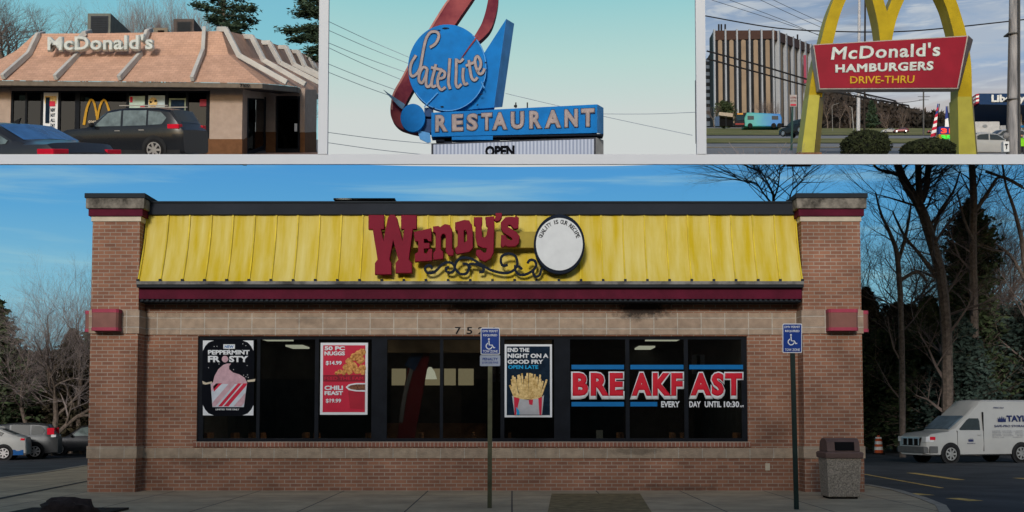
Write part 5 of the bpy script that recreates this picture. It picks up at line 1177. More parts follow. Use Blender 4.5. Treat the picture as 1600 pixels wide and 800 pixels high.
def layered_pine(px, Y, base_z, h, seed, label, boughs, cut=None):
    rn = random.Random(seed); base = W(px, 235, Y); e = empty('pine_tree', base, label, 'tree', gp); T = MB(); F = MB()
    top = W(px, -60, Y); T.tube([base, W(px - 1, 60, Y), top], [.28, .16, .05], 8)
    for (sx, sy, ex, ey, hw) in boughs:
        a, b = W(sx, sy, Y), W(ex, ey, Y); b.y += rn.uniform(-1.2, 1.2); T.tube([a, (a + b) / 2 + Vector((0, 0, .12)), b], [.07, .045, .015], 4, cap=False)
        n = int(260 * ((b - a).length) / 1.5)
        for k in range(n):
            s = rn.random() ** .8; c = a + (b - a) * s + Vector((rn.gauss(0, .18), rn.gauss(0, .3), rn.gauss(0, 1) * hw * Y / 1800 * .45 * (1.1 - .6 * s)))
            if cut and cut(c): continue
            for q in range(2):
                u = Vector((rn.gauss(0, 1) + (1 if ex > sx else -1), rn.gauss(0, 1), rn.gauss(0, .5))).normalized(); v = u.cross(Vector((rn.gauss(0, 1), rn.gauss(0, 1), rn.gauss(0, 1)))).normalized(); l = rn.uniform(.08, .2)
                F.add([c - u * l, c + v * l * .25, c + u * l, c - v * l * .25], [(0, 1, 2, 3)])
    T.build('trunk', M['bark'], e, cut=CUT1); F.build('crown', M['pine'], e); return e
layered_pine(350, 66, 0, 14, 31, 'tall layered pine behind the right end of the peach roof', [(350, 10, 318, -8, 7), (350, 12, 385, 8, 9), (350, 22, 310, 13, 9), (350, 24, 392, 24, 9), (352, 34, 326, 30, 7), (350, 40, 380, 33, 8), (350, 45, 372, 52, 7), (350, -5, 380, -14, 8), (350, -10, 320, -24, 7), (392, 10, 396, 20, 4), (350, 30, 330, 33, 6), (350, 50, 376, 56, 6), (350, -30, 375, -38, 6), (350, -35, 330, -45, 6)], cutR)
layered_pine(506, 66, 0, 14, 32, 'dark pine at the right edge of the upper left view', [(510, 5, 466, 4, 7), (510, 22, 462, 24, 7), (510, 30, 475, 18, 7), (510, 46, 442, 50, 7), (510, 50, 452, 58, 6), (510, 66, 470, 62, 6), (510, 74, 478, 80, 6), (510, 92, 488, 88, 5), (510, 40, 470, 40, 6), (510, 12, 478, 12, 7), (510, 84, 486, 78, 5), (510, -10, 470, -14, 7)], cutR)

# ------------------------------------------------------------------ UPPER MIDDLE PLOT: space-age restaurant sign
YR = 32
blu = mat('enamel_blue', (.0, .165, .50), .6, var=.13, vs=2.2); blu2 = mat('enamel_light_blue', (.10, .34, .70), .5, var=.15, vs=2); neon = mat('neon_tube_channel', (.34, .28, .27), .5, var=.15, vs=5); dko = mat('letter_edge', (.03, .06, .14), .6)
rw_ = mat('faded_red', (.17, .012, .038), .6, var=.35, vs=.9, col2=(.30, .065, .07)); 
pg = empty('roadside_sign', W(800, 256, YR), 'blue space-age restaurant sign with a script disc, tall fin and long word board', 'sign')
g = MB(); loop = [(738, 68, 4, .25), (752, 52, 8, .3), (761, 38, 9.5, .3), (768, 15, 9.5, .3), (771, -8, 9, .3), (768, -32, 9, .3), (756, -42, 10, .3), (742, -30, 13, .32), (728, -10, 15, .34), (710, 14, 16.5, .36), (694, 38, 16, .36), (675, 68, 15, .36), (655, 100, 14, .36), (638, 130, 13, .36), (624, 156, 13, .36), (620, 178, 11, .36), (627, 192, 9, .36), (640, 200, 6, .36), (654, 206, 3, .36)]
ribbon(g, [(a, b, c * .88, d) for a, b, c, d in loop], YR, .35); g.build('orbit_band', rw_, pg)
g = MB(); ribbon(g, [(p_[0] - p_[2] * .72 if i > 6 else p_[0] + p_[2] * .55, p_[1] - (p_[2] * .62 if i > 6 else 0), 1.5, p_[3] - .012) for i, p_ in enumerate(loop) if 7 <= i <= 15], YR, .01); g.build('edge_highlight', mat('band_highlight', (.42, .16, .14), .5), pg)  # highlight along the band, painted as a lighter strip
g = MB(); ribbon(g, [(746, 57, 1.2, 0), (733, 74, 1, 0), (721, 91, .6, 0)], YR - .035, .03); g.build('spike', rw_, pg)
pxshape('fin', [[(791, 29.5), (757, 82), (745, 104), (690, 126), (690, 175), (772, 168)]], YR + .18, .3, blu, pg)
g = MB(); g.prism([W(791, 29.5, YR + .17), W(803.5, 37, YR + .8), W(785, 167, YR + .8), W(772, 168, YR + .17)], (-.01, .02, 0)); g.build('fin_side', blu2, pg)
dk = pxshape('disc', [ell(699, 106, 61, 67.5, 64)], YR, .14, blu, pg, .01)
g = MB(); ribbon(g, [(x, y, .5) for x, y in ell(699, 106, 60.3, 66.8, 40, -50, 150)], YR - .02, .02, n=1); g.build('disc_rim', blu2, dk)
z5 = lambda P: [(500 + x / 5.333, y / 5.333) for x, y in P]
SAT = [z5(p_) for p_ in ([(915, 395), (965, 360), (990, 300), (970, 265), (920, 270), (885, 320), (865, 400), (850, 480), (835, 560), (810, 610), (770, 635), (750, 600), (760, 530), (800, 460)],
       [(895, 572), (860, 560), (830, 610), (825, 670), (850, 690), (878, 640), (895, 572)], [(895, 572), (885, 640), (885, 710), (905, 722), (925, 700)], [(965, 535), (950, 600), (930, 680), (937, 722), (968, 712)], [(925, 562), (1018, 582)],
       [(985, 655), (1030, 645), (1040, 605), (1012, 590), (985, 640), (982, 705), (1010, 747), (1045, 725)], [(1082, 485), (1075, 600), (1070, 690), (1085, 742)], [(1135, 488), (1135, 600), (1132, 690), (1148, 727), (1178, 700)], [(1140, 500), (1165, 515), (1195, 488)],
       [(1195, 565), (1190, 640), (1205, 700), (1232, 692)], [(1240, 500), (1250, 580), (1265, 650), (1290, 668), (1312, 645)], [(1215, 548), (1295, 515)], [(1305, 600), (1335, 560), (1338, 510), (1312, 468), (1292, 500), (1300, 560), (1325, 612), (1352, 608), (1372, 570)])]
g = MB(); g2 = MB()
for i, s_ in enumerate(SAT):
    ribbon(g2, s_, YR - .04 - .0003 * i, .03, 2.9); ribbon(g, s_, YR - .052 - .0008 * i, .012, 2.0)
g2.build('letter_backing', dko, dk); g.build('script_lettering', neon, dk)
# word board
bd = MB(); bd.prism([W(674, 176, YR + .02), W(674, 213.5, YR + .02), W(933, 207.5, YR + .02), W(933, 163, YR + .02)], (0, .45, 0)); bo = bd.build('word_board', blu, pg)
g = MB(); g.prism([W(933.3, 207.5, YR + .02), W(943, 209.5, YR + .6), W(943, 168.5, YR + .6), W(933.3, 163, YR + .02)], (-.01, .02, 0)); g.build('board_side', blu2, bo)
wd_ = 'RESTAURANT'; xsR = [(680, 700), (706, 724), (729, 747), (752, 769), (769, 793), (798, 819), (827, 847), (851, 877), (882, 903), (908, 929)]
for ch, (a, b) in zip(wd_, xsR):
    t0, t1 = (a - 680) / 249, (b - 680) / 249; top = lambda t: 180 - 11 * t; bot = lambda t: 206.5 - 8.5 * t
    for dd, bold, m_ in ((.0, .095, dko), (.02, .05, neon)):
        me = text_mesh(ch, bold); ex = .8 if bold > .05 else 0
        fit_text(me, W(a - ex, bot(t0) + ex, YR + .015 - dd), W(b + ex, bot(t1) + ex, YR + .015 - dd), W(a - ex, top(t0) - ex, YR + .015 - dd), W(b + ex, top(t1) - ex, YR + .015 - dd), .02); link_mesh('letter', me, m_, bo)
g = MB(); g.pbox(706, 212, 770, 218.5, YR + .05, .3); g.build('lower_box', blu, pg)
g = MB(); 
for a, b in ((681, 706), (770, 781), (800, 812), (844, 855), (877, 889)): g.pbox(a, 208, b, 221, YR + .2, .2)
g.prism([W(770, 212, YR + .06), W(943, 209, YR + .06), W(943, 211.5, YR + .06), W(770, 214.5, YR + .06)], (0, .4, 0)); g.build('bracket', M['sign_dark'], pg)
# reader board
rb = MB(); rb.prism([W(674, 224, YR + .05), W(674, 249, YR + .05), W(931, 249, YR + .05), W(931, 214.5, YR + .05)], (0, .4, 0)); ro = rb.build('reader_board', mat('reader_frame', (.03, .035, .05), .5), pg)
def stripe_mat():
    m, t, N, L, P = mk('reader_panel'); tc = N.new('ShaderNodeTexCoord'); wv = N.new('ShaderNodeTexWave'); wv.inputs['Scale'].default_value = 3.1; L.new(tc.outputs['Object'], wv.inputs[0])
    cr = N.new('ShaderNodeValToRGB'); cr.color_ramp.elements[0].color = (.17, .22, .34, 1); cr.color_ramp.elements[1].color = (.42, .48, .60, 1); L.new(wv.outputs['Fac'], cr.inputs[0]); L.new(cr.outputs[0], P.inputs['Base Color']); P.inputs['Roughness'].default_value = .5; return m
g = MB(); g.prism([W(677, 226, YR + .03), W(677, 249, YR + .03), W(928, 249, YR + .03), W(928, 217, YR + .03)], (0, .015, 0)); g.build('panel', stripe_mat(), ro)
g = MB(); g.prism([W(931.2, 249, YR + .05), W(943, 252, YR + .6), W(943, 219, YR + .6), W(931.2, 214.5, YR + .05)], (-.01, .02, 0)); g.build('board_side', mat('pale_side', (.5, .5, .48), .6), ro)
pxtext('lettering', 'OPEN', 758, 228, 804, 245, YR + .025, M['poster_black'], ro, .012, .055, dyr=-1)
for i in range(2):
    g = MB(); a = W(700 + i * 200, 256, YR + .3); g.box(a.x - .1, a.x + .1, YR + .2, YR + .4, a.z, a.z + 1.2); g.build('post', M['sign_dark'], pg)
# little satellite ball, spike and rear box
pxshape('small_disc', [ell(645, 184, 18.8, 21.5, 40)], YR - .12, .12, blu, pg, .01)
g = MB(); g.prism([W(599, 140, YR + .0), W(606, 145, YR), W(633, 163, YR), (W(629, 171, YR)), W(622, 165, YR)], (0, .06, 0)); g.build('spike', mat('spike_blue', (.07, .16, .26), .5, var=.3, vs=5), pg)
g = MB(); g.pbox(655, 186, 676, 207, YR + .12, .3); g.pbox(663, 168, 676, 182, YR + .12, .3); g.build('rear_box', mat('navy_box', (.01, .05, .15), .5), pg)
g = MB(); g.prism([W(652, 203, YR + .05), W(672, 208, YR + .05), W(673, 222, YR + .05), W(668, 223, YR + .05), W(656, 217, YR + .05)], (0, .05, 0)); g.build('bracket_plate', blu2, pg)
g = MB(); g.tube([W(684, 145, YR - .06), W(663, 167, YR - .06)], .018, 6); g.tube([W(757, 138, YR - .03), W(752, 128, YR - .03)], .02, 6); g.build('rod', blu2, pg)
rdp = random.Random(2); g = MB() # chipped patches
for (x, y, a, b) in ((690, 43, 12, 2.2), (684, 46, 4, 2), (748, 146, 8, 2), (688, 165, 6, 3), (757, 97, 3, 2), (745, 178, 8, 2.5), (737, 179, 5, 3), (745, 163, 2.5, 2.5), (755, 128, 2, 3), (675, 168, 4, 2)): 
    P = ell(x + a / 2, y + b / 2, a / 2, b / 2, 7); P = [(u + rdp.uniform(-.6, .6), v + rdp.uniform(-.5, .5)) for u, v in P]; g.prism([W(u, v, YR - .021 if y < 172 else YR + .012) for u, v in P], (0, -.003, 0))
g.build('chipped_paint', M['sign_dark'], pg)
def wire(label, pts, Y, r=.012, m='wire', cut=None, name='power_line', grp='overhead wires'):
    g = MB(); P = [W(x, y, Y) for x, y in smooth_path(pts, 8)]
    if cut: P = [p for p in P if not cut(p)]
    g.tube(P, r, 4, cap=False); o = g.build(name, M[m]); tag(o, label, 'wire', grp); return o
M['wire'] = mat('pale_wire', (.30, .36, .45), .7); M['wire_dark'] = mat('dark_wire', (.02, .02, .022), .7)
for i, (a, b) in enumerate([((506, 30), (645, 92)), ((506, 44), (640, 100)), ((506, 64), (634, 113)), ((506, 71), (628, 125)), ((506, 97), (640, 148)), ((506, 110), (640, 160)), ((506, 206), (676, 225)), ((790, 146), (1094, 214)), ((943, 178), (1094, 175)), ((506, 222), (676, 243))]):
    mid = ((a[0] + b[0]) / 2, (a[1] + b[1]) / 2 + 1.5)
    wire(('topmost', 'second', 'third', 'fourth', 'fifth', 'sixth', 'lowest but one', 'right-hand sloping', 'right-hand nearly level', 'lowest')[i] + ' thin pale wire ' + ('left of the blue script disc' if i < 6 or i in (6, 9) else 'right of the blue fin'), [a, mid, b], YR + 14, .011, cut=lambda q: q.x < KL * q.y + .1 or q.x > KR * q.y - .1, grp='wires behind the blue sign')
g = MB(); 
for x in (806, 824): g.pbox(x - 1, 160, x + 1, 168, YR + .2, .05)
g.pbox(803, 164, 808, 167, YR + .15, .05); g.build('lamp_bracket', M['wire_dark'], pg)

# ------------------------------------------------------------------ UPPER RIGHT PLOT: red sign between yellow arches, by a road
YZ = 50; cutL = lambda q: q.x < KR * q.y + .1
yel_d = mat('arch_yellow', (.36, .265, .006), .45, var=.12, vs=1.5); yel_l = mat('leg_yellow', (.40, .37, .06), .5, var=.08, vs=2); yel_s = mat('leg_edge_yellow', (.2, .15, .02), .5)
az = empty('arch_sign', W(1390, 240, YZ), 'red trapezoid burger sign held between two tall yellow arches', 'sign')
g = MB(); ribbon(g, [(1274, 150, 10.5), (1279, 118, 10.5), (1285, 90, 10.2), (1292, 66, 9.5), (1301, 30, 9.2), (1312, 0, 9), (1328, -30, 9), (1347, -44, 9), (1364, -30, 8.5), (1372, 0, 8.5), (1380, 32, 9), (1385, 66, 9.5)], YZ, .9)
g.build('arch', yel_d, az)
g = MB(); ribbon(g, [(1384, 66, 9), (1391, 32, 9), (1403, 0, 9), (1419, -30, 9), (1442, -46, 9), (1466, -32, 9), (1484, 0, 9), (1494, 30, 9.3), (1501, 58, 9.8), (1507, 100, 10.5), (1508, 151, 10.8)], YZ + .02, .9); g.build('arch', yel_d, az)
g = MB(); g.prism([W(1252, 240, YZ - .1), W(1272, 240, YZ - .1), W(1281, 148, YZ - .1), W(1264, 148, YZ - .1)], (0, 1.0, 0)); o = g.build('arch_leg', yel_l, az)
g = MB(); g.prism([W(1272.2, 240, YZ - .1), W(1281, 239, YZ + .6), W(1288, 142, YZ + .6), W(1281.2, 148, YZ - .1)], (0, .03, 0)); g.build('side_panel', yel_s, o)
g = MB(); g.prism([W(1498.5, 247, YZ - .1), W(1526, 247, YZ - .1), W(1518, 151, YZ - .1), W(1496.5, 151, YZ - .1)], (0, 1.0, 0)); g.build('arch_leg', yel_l, az)
g = MB(); g.prism([W(1526.2, 247, YZ - .1), W(1528.5, 250, YZ + .5), W(1520, 151, YZ + .5), W(1518.2, 151, YZ - .1)], (0, .03, 0)); g.build('side_panel', yel_s, az)
g = MB(); g.pbox(1246, 238, 1284, 245, YZ - .5, 2); g.build('base', mat('rusty_base', (.2, .10, .05), .9, var=.4, vs=3), az)
sb = MB(); sb.prism([W(1280.5, 139.5, YZ - .6), W(1497, 138.5, YZ - .6), W(1513, 55.5, YZ - .6), W(1270.5, 69.5, YZ - .6)], (0, .5, 0)); so2 = sb.build('sign_box', mat('box_edge', (.35, .32, .30), .6), az)
g = MB(); g.prism([W(1281.5, 137.5, YZ - .63), W(1495.5, 136.8, YZ - .63), W(1511, 57, YZ - .63), W(1272.5, 70.5, YZ - .63)], (0, .03, 0)); g.build('face', mat('sign_face_red', (.23, .008, .022), .5, var=.1, vs=1), so2)
g = MB(); g.prism([W(1497.3, 139, YZ - .6), W(1500, 141, YZ + .3), W(1520.5, 62, YZ + .3), W(1513.3, 55.5, YZ - .6)], (-.01, .02, 0)); g.build('box_side', mat('box_side', (.12, .09, .085), .6), so2)
wl_ = mat('sign_letter_white', (.50, .56, .54), .5)
def ztext(s, bl, br, tl, tr, m_, bold, sp_=1.0):
    me = text_mesh(s, bold, .02, sp_); fit_text(me, W(*bl, YZ - .64), W(*br, YZ - .64), W(*tl, YZ - .64), W(*tr, YZ - .64), .03); link_mesh('lettering', me, m_, so2)
ztext("McDonald's", (1298, 94), (1469, 88), (1301, 73), (1469, 66), wl_, .028, 1.1); ztext('HAMBURGERS', (1305, 114), (1458, 110), (1305, 101), (1459, 95.5), wl_, .045, 1.1); ztext('DRIVE-THRU', (1328, 131), (1428, 130), (1328, 119.5), (1429, 118), mat('thin_yellow', (.50, .30, .02), .5), .02)
# office tower
YT = 300; tw_ = empty('office_tower', W(1180, 198, YT), 'brown and beige office tower with full-height pale fins and dark slot windows', 'building')
glassd = mat('tower_glass', (.012, .015, .02), .7, var=.4, vs=.15); tan = mat('tower_tan', (.25, .195, .14), .8, var=.12, vs=.2); tbr = mat('tower_brown', (.06, .035, .03), .8, var=.1); fin = mat('tower_fin', (.30, .33, .37), .6, var=.1)
def tower_face(x0, x1, Y0, Y1, yt0, yt1, fins, yb0=197, yb1=197):
    yt = lambda x: yt0 + (yt1 - yt0) * (x - x0) / (x1 - x0); YY = lambda x: Y0 + (Y1 - Y0) * (x - x0) / (x1 - x0)
    def slab(a, b, ta, tb_, ba, bb, off, d=.5):
        A, B = W(a, ba, YY(a)), W(b, bb, YY(b)); C_, D = W(b, tb_, YY(b)), W(a, ta, YY(a)); C_.x = B.x; D.x = A.x
        n = (B - A).cross(Vector((0, 0, 1))); n.z = 0; n.normalize(); n = -n if n.y > 0 else n
        return [p + n * off for p in (A, B, C_, D)], -n * d
    g = MB(); g.prism(*slab(x0, x1, yt(x0), yt(x1), yb0, yb1, 0, 6)); g.build('wall', glassd, tw_)
    g = MB(); g.prism(*slab(x0, x1, yt(x0), yt(x1), yt(x0) + 15, yt(x1) + 13, .4, .4)); g.build('parapet', tbr, tw_)
    gp_, gf = MB(), MB()
    for a, b in zip(fins, fins[1:]):
        w_ = b - a; c0, c1 = a + w_ * .36, b - w_ * .28; 
        P, o = slab(c0, c1, yt(c0) + 17, yt(c1) + 17, yb0 - 4, yb1 - 4, .5, .5); 
        A, B, C_, D = P; ar_ = [D + (C_ - D) * (.5 - .5 * math.cos(math.pi * k / 8)) + Vector((0, 0, math.sin(math.pi * k / 8) * (B - A).length * .35)) for k in range(9)]
        gp_.prism([A, B] + ar_[::-1], o)
    for f_ in fins: 
        hw_ = 1.2 if Y0 == Y1 else .8; gf.prism(*slab(f_ - hw_, f_ + hw_, yt(f_) - .5, yt(f_) - .5, yb0, yb1, 1.2, 1.2))
    gp_.build('panel', tan, tw_); gf.build('fin', fin, tw_)
tower_face(1116, 1210, YT, YT, 48.5, 48, [1116.5, 1134, 1152, 1171.5, 1190.5, 1208.5])
tower_face(1210.2, 1266, YT, YT + 55, 48, 70.5, [1213, 1224.5, 1235.5, 1246, 1255, 1264])
g = MB(); a = W(1116, 60, YT + 4); g.box(a.x + .5, W(1210, 60, YT).x, YT + 6.1, YT + 40, a.z - 20, a.z - 1); g.build('core', tbr, tw_)
g = MB(); 
for x in (1123, 1127, 1133, 1246): g.tube([W(x, 50 if x < 1200 else 62, YT + 8), W(x, 38 if x < 1200 else 54, YT + 8)], .25, 5)
g.build('antenna', M['wire_dark'], tw_); g = MB(); g.pbox(1256, 86, 1260, 130, YT + 38, .5); g.build('banner', mat('banner_red', (.3, .06, .1), .7), tw_)
e = empty('office_building', W(1105, 197, 290), 'sliver of a bluish glass office block left of the tower', 'building'); g = MB(); g.pbox(1098, 92, 1114, 197, 310, 10); g.build('wall', mat('blue_glass_wall', (.10, .13, .17), .4), e, cut=CUT3); g = MB()
for k in range(9): g.pbox(1099, 96 + k * 11, 1113.5, 101 + k * 11, 309.8, .2)
g.build('window', glassd, e, cut=CUT3)
# woods behind the road
wd = MB(); rw2 = random.Random(77)
tops = [(1278, 142), (1300, 140), (1320, 146), (1345, 152), (1370, 160), (1400, 164), (1430, 172), (1470, 178), (1520, 180), (1620, 184)]
for k in range(9000):
    x = rw2.uniform(1278, 1640); ty = interp(tops, x, 1) + 6 * mnoise.noise(Vector((x * .12, 0, 0))); y = ty + (206 - ty) * rw2.random() ** .9; Y = rw2.uniform(255, 290)
    c = W(x, y, Y); l = rw2.uniform(.5, 1.4); u = Vector((rw2.gauss(0, .6), rw2.gauss(0, .6), rw2.gauss(.6, .6))).normalized(); v = u.cross(Vector((rw2.gauss(0, 1), rw2.gauss(0, 1), rw2.gauss(0, 1)))).normalized()
    wd.add([c - u * l, c + v * l * .35, c + u * l, c - v * l * .35], [(0, 1, 2, 3)])
o = wd.build('woods', mat('winter_woods', (.035, .034, .03), .95, var=.4, vs=.06, col2=(.085, .065, .055))); tag(o, 'brown winter woods beyond the road under the red sign', 'woods', kind='stuff')
hb = MB(); P = [W(x, interp(tops, x, 1) + 5, 296) for x in range(1274, 1650, 12)]; 
for a, b in zip(P, P[1:]): hb.quad((a.x, a.y, gz(296) - .2), (b.x, b.y, gz(296) - .2), b, a)
for a, b in zip(P, P[1:]): hb.quad(a, b, (b.x * 340 / 296, 340, gz(340)), (a.x * 340 / 296, 340, gz(340)))
tag(hb.build('hill', mat('wooded_hill', (.04, .034, .03), .95, var=.4, vs=.1)), kind='structure')
gq = 'trees by the road under the red sign'
pine3 = evergreen(1370, 240, W(1370, 205, 240).z, 6.5, 1.6, 301, 'small dark pine standing out above the winter woods', gq, 'pine', 2000, leaf=.35, shape='cone')
for i, (px, Y, h) in enumerate(((1300, 230, 7.5), (1318, 235, 7), (1336, 228, 6.5), (1396, 240, 5), (1418, 236, 4.6))): bare_tree(px, Y, W(px, 207, Y).z, h, 310 + i, ('bare tree just right of the left yellow leg', 'second bare tree from the left yellow leg', 'bare tree by the white pole under the sign', 'small bare tree right of the dark pole', 'small bare tree left of the utility pole')[i], gq, 0, .45, .15, levels=5, m2='twig')
for i, px in enumerate((1196, 1207, 1216, 1120)): bare_tree(px, 215, W(px, 199, 215).z, 5.6 if i < 3 else 4.5, 330 + i, ('bare tree behind the middle of the bus', 'bare tree behind the tail of the bus', 'bare tree right of the bus, before the tower', 'bare tree at the left foot of the tower')[i], 'bare trees before the tower', 0, .5, .12, levels=5, m2='twig', cut=cutL)
evergreen(1137, 225, W(1137, 199, 225).z, 5.0, 2.1, 340, 'round dark evergreen behind the bus shelter', gq, 'ever', 5000, leaf=.25, shape='blob', bare=.02)
# bus, shelter, cars
def z3(px, py, Y): return W(px, py, Y)
YBs = 195; bus = empty('bus', W(1188, 199, YBs), 'green and blue painted city bus standing at the shelter', 'bus'); kB = YBs / 1800
def bus_mat():
    m, t, N, L, P = mk('bus_paint'); tc = N.new('ShaderNodeTexCoord'); sp = N.new('ShaderNodeSeparateXYZ'); L.new(tc.outputs['Object'], sp.inputs[0]); mr = N.new('ShaderNodeMapRange'); mr.inputs[1].default_value = -3.4; mr.inputs[2].default_value = 3.6
    nz = N.new('ShaderNodeTexNoise'); nz.inputs['Scale'].default_value = .8; L.new(tc.outputs['Object'], nz.inputs[0]); ad = N.new('ShaderNodeMath'); ad.operation = 'MULTIPLY_ADD'; ad.inputs[1].default_value = 2.5; L.new(nz.outputs[0], ad.inputs[0]); L.new(sp.outputs[0], ad.inputs[2]); L.new(ad.outputs[0], mr.inputs[0])
    cr = N.new('ShaderNodeValToRGB'); cr.color_ramp.elements[0].color = (.03, .26, .10, 1); cr.color_ramp.elements[1].color = (.01, .16, .48, 1); k = cr.color_ramp.elements.new(.55); k.color = (.04, .32, .36, 1); L.new(mr.outputs[0], cr.inputs[0]); L.new(cr.outputs[0], P.inputs['Base Color']); P.inputs['Roughness'].default_value = .4; return m
g = MB(); g.prism([W(1164, 197.5, YBs), W(1221, 197.5, YBs), W(1222, 184, YBs), W(1219, 177.5, YBs), W(1167, 175.3, YBs), W(1163, 184, YBs)], (0, 3, 0)); g.build('body', bus_mat(), bus, bevel=.15)
g = MB(); g.prism([W(1149, 197.5, YBs + 1.8), W(1163.5, 197.5, YBs), W(1163, 184, YBs), W(1166, 176, YBs), W(1150, 176.5, YBs + 1.8)], (.05, .4, 0)); fo = g.build('front', mat('bus_front', (.025, .025, .03), .4), bus)
g = MB(); g.prism([W(1150.5, 188, YBs + 1.7), W(1162.5, 188, YBs - .05), W(1162.5, 180, YBs - .05), W(1150.5, 180, YBs + 1.7)], (0, .05, 0)); g.build('windscreen', M['car_glass'], fo)
g = MB(); g.prism([W(1152, 179, YBs + 1.5), W(1161, 179, YBs), W(1161, 176.6, YBs), W(1152, 176.8, YBs + 1.5)], (0, .05, 0)); g.build('destination_display', emis('amber', (.8, .35, .05), .5), fo)
g = MB(); g.prism([W(1149, 195, YBs + 1.6), W(1163, 195, YBs - .1), W(1163, 192.5, YBs - .1), W(1149, 192.5, YBs + 1.6)], (0, .05, 0)); g.build('bumper', mat('bus_bumper', (.3, .06, .05), .5), fo)
for a, b in ((1168, 1178), (1206, 1216)): g = MB(); g.pbox(a, 181, b, 187, YBs - .04, .05); g.build('window', M['car_glass'], bus)
for x in (1172, 1209, 1218):
    g = MB(); c = W(x, 196, YBs - .03); g.cyl(c, .42, (0, 1, 0), .3, 18); g.build('wheel', M['tyre'], bus)
sh_ = empty('bus_shelter', W(1131, 198, 200), 'dark bus shelter with a pale flat roof left of the bus', 'bus shelter'); g = MB(); g.prism([W(1123, 180, 200), W(1146, 183, 200), W(1145, 177, 200), W(1124, 175, 200)], (0, 1.5, 0)); g.build('roof', mat('shelter_roof', (.35, .3, .24), .7), sh_)
g = MB(); g.pbox(1118, 182, 1124, 197, 200, .8); g.build('side_panel', mat('shelter_blue', (.04, .08, .16), .4), sh_); g = MB(); g.pbox(1124.2, 183, 1145, 197, 201, .3); g.build('back_panel', M['void'], sh_)
g = MB(); [g.pbox(x, 181, x + .8, 198, 200, .1) for x in (1124, 1134, 1145)]; g.build('post', M['cap_metal'], sh_)
p3 = W(1226, 217, 100)
make_car('parked_car', 'dark suv with amber lights on the road left of the arch leg', 'car', (W(1241, 210, 100).x - .75, 101, gz(101) + .05), R(-58), P_black, SUV_ST, SUV_W, (.9, 3.6), .36, .72, pitch=(R(3), 0), lights=[('tail_light', 'tail', 4.3, 4.56, .6, .86, 1.0, 1.3)])
SM = [(0, .6, .6, .7), (.3, .85, .85, .82), (1.2, .95, .95, .86), (1.9, .97, 1.4, .86), (3.2, .98, 1.42, .86), (3.9, .98, 1.05, .84), (4.3, .8, .8, .78)]; SMW = [[(1.5, 1.0), (1.95, 1.32), (2.5, 1.34), (2.5, 1.0)], [(2.6, 1.0), (2.6, 1.34), (3.2, 1.3), (3.5, 1.02)]]
for x, lab, pm, yw in ((1378, 'small white car far off on the road between the bushes', P_white, 10), (1396, 'small dark red car far off, right of the small white one', paint('wine', (.10, .02, .03)), -10), (1449, 'tiny red car far off behind the flags', paint('red_car', (.2, .02, .03)), 5)):
    make_car('distant_car', lab, 'car', (W(x, 211, 140).x, 140, gz(140) + .1), R(yw), pm, SM, SMW, (.8, 3.4), .33, .42 if x < 1400 else .34, screens=True)
# station side, right
cn = empty('gas_station_canopy', W(1560, 215, 100), 'navy gas station canopy with white lettering, partly hidden by the big pole', 'gas station canopy')
g = MB(); g.prism([W(1530, 163, 100), W(1640, 165, 100), W(1640, 146, 100), W(1530, 146, 100)], (0, 8, 0)); fo = g.build('fascia', mat('canopy_navy', (.01, .035, .10), .5), cn)
g = MB(); g.prism([W(1533, 163.3, 100.3), W(1640, 165.3, 100.3), W(1640, 169.5, 103), W(1550, 168, 103)], (0, 4, 0)); g.build('underside', mat('canopy_under', (.14, .14, .14), .6), cn)
g = MB(); [g.prism([W(1525 , a, 100), W(1529.8, a - 1, 100), W(1529.8, a + 2, 100), W(1525, a + 3, 100)], (0, 4, 0)) for a in (147, 153, 159)]; g.build('stripe', mat('canopy_red', (.35, .03, .05), .5), fo)
g = MB(); [g.prism([W(1525 , a, 100), W(1529.8, a - 1, 100), W(1529.8, a + 2, 100), W(1525, a + 3, 100)], (0, 4, 0)) for a in (150, 156)]; g.build('stripe', M['white'], fo)
pxtext('lettering', 'Liberty', 1549, 148, 1602, 163, 99.97, M['sign_white'], fo, .04, .05)
g = MB(); g.pbox(1590, 168, 1597, 222, 103, .5); g.build('column', mat('canopy_col', (.28, .28, .28), .6), cn); g = MB(); g.pbox(1588, 196, 1600, 199, 102.9, .1); g.build('band', M['poster_blue'], cn)
g = MB(); g.pbox(1584, 200, 1596, 236, 70, .5); g2 = empty('fuel_pump', W(1590, 242, 70), 'grey fuel pump under the navy canopy by the big pole', 'fuel pump'); g.build('body', mat('pump_grey', (.10, .10, .10), .6), g2); g = MB(); g.pbox(1586, 204, 1594, 213, 69.9, .1); g.build('screen', M['void'], g2)
# big weathered pole
bp_ = empty('utility_pole', W(1583, 256, 42), 'big weathered metal pole with cables strapped to it, at the right edge', 'pole')
pm_ = mat('weathered_pole', (.22, .22, .235), .7, var=.35, vs=.8, stretch=(8, 8, 1), col2=(.36, .35, .35))
g = MB(); g.tube([W(1583.5, 256, 42), W(1584, 120, 42), W(1585.5, -60, 42)], [9.5 / 1800 * 42, 8.6 / 1800 * 42, 7.6 / 1800 * 42], 18); g.build('pole', pm_, bp_, smooth=40)
g = MB(); g.tube([W(1593.5, 256, 41.7), W(1592.5, 120, 41.7), W(1592.5, -60, 41.7)], 1.8 / 1800 * 42, 8); g.tube([W(1573, 256, 41.9), W(1575.5, 120, 41.9), W(1577.5, 30, 41.9)], 1.5 / 1800 * 42, 8); g.build('conduit', mat('dark_conduit', (.06, .06, .06), .6), bp_)
g = MB(); g.pbox(1576, 50, 1593.5, 52, 41.75, .45); g.pbox(1575, 153, 1593.5, 154.5, 41.75, .45); g.pbox(1574, 218, 1578, 240, 41.6, .1); g.build('strap', mat('strap', (.10, .10, .10), .7), bp_)
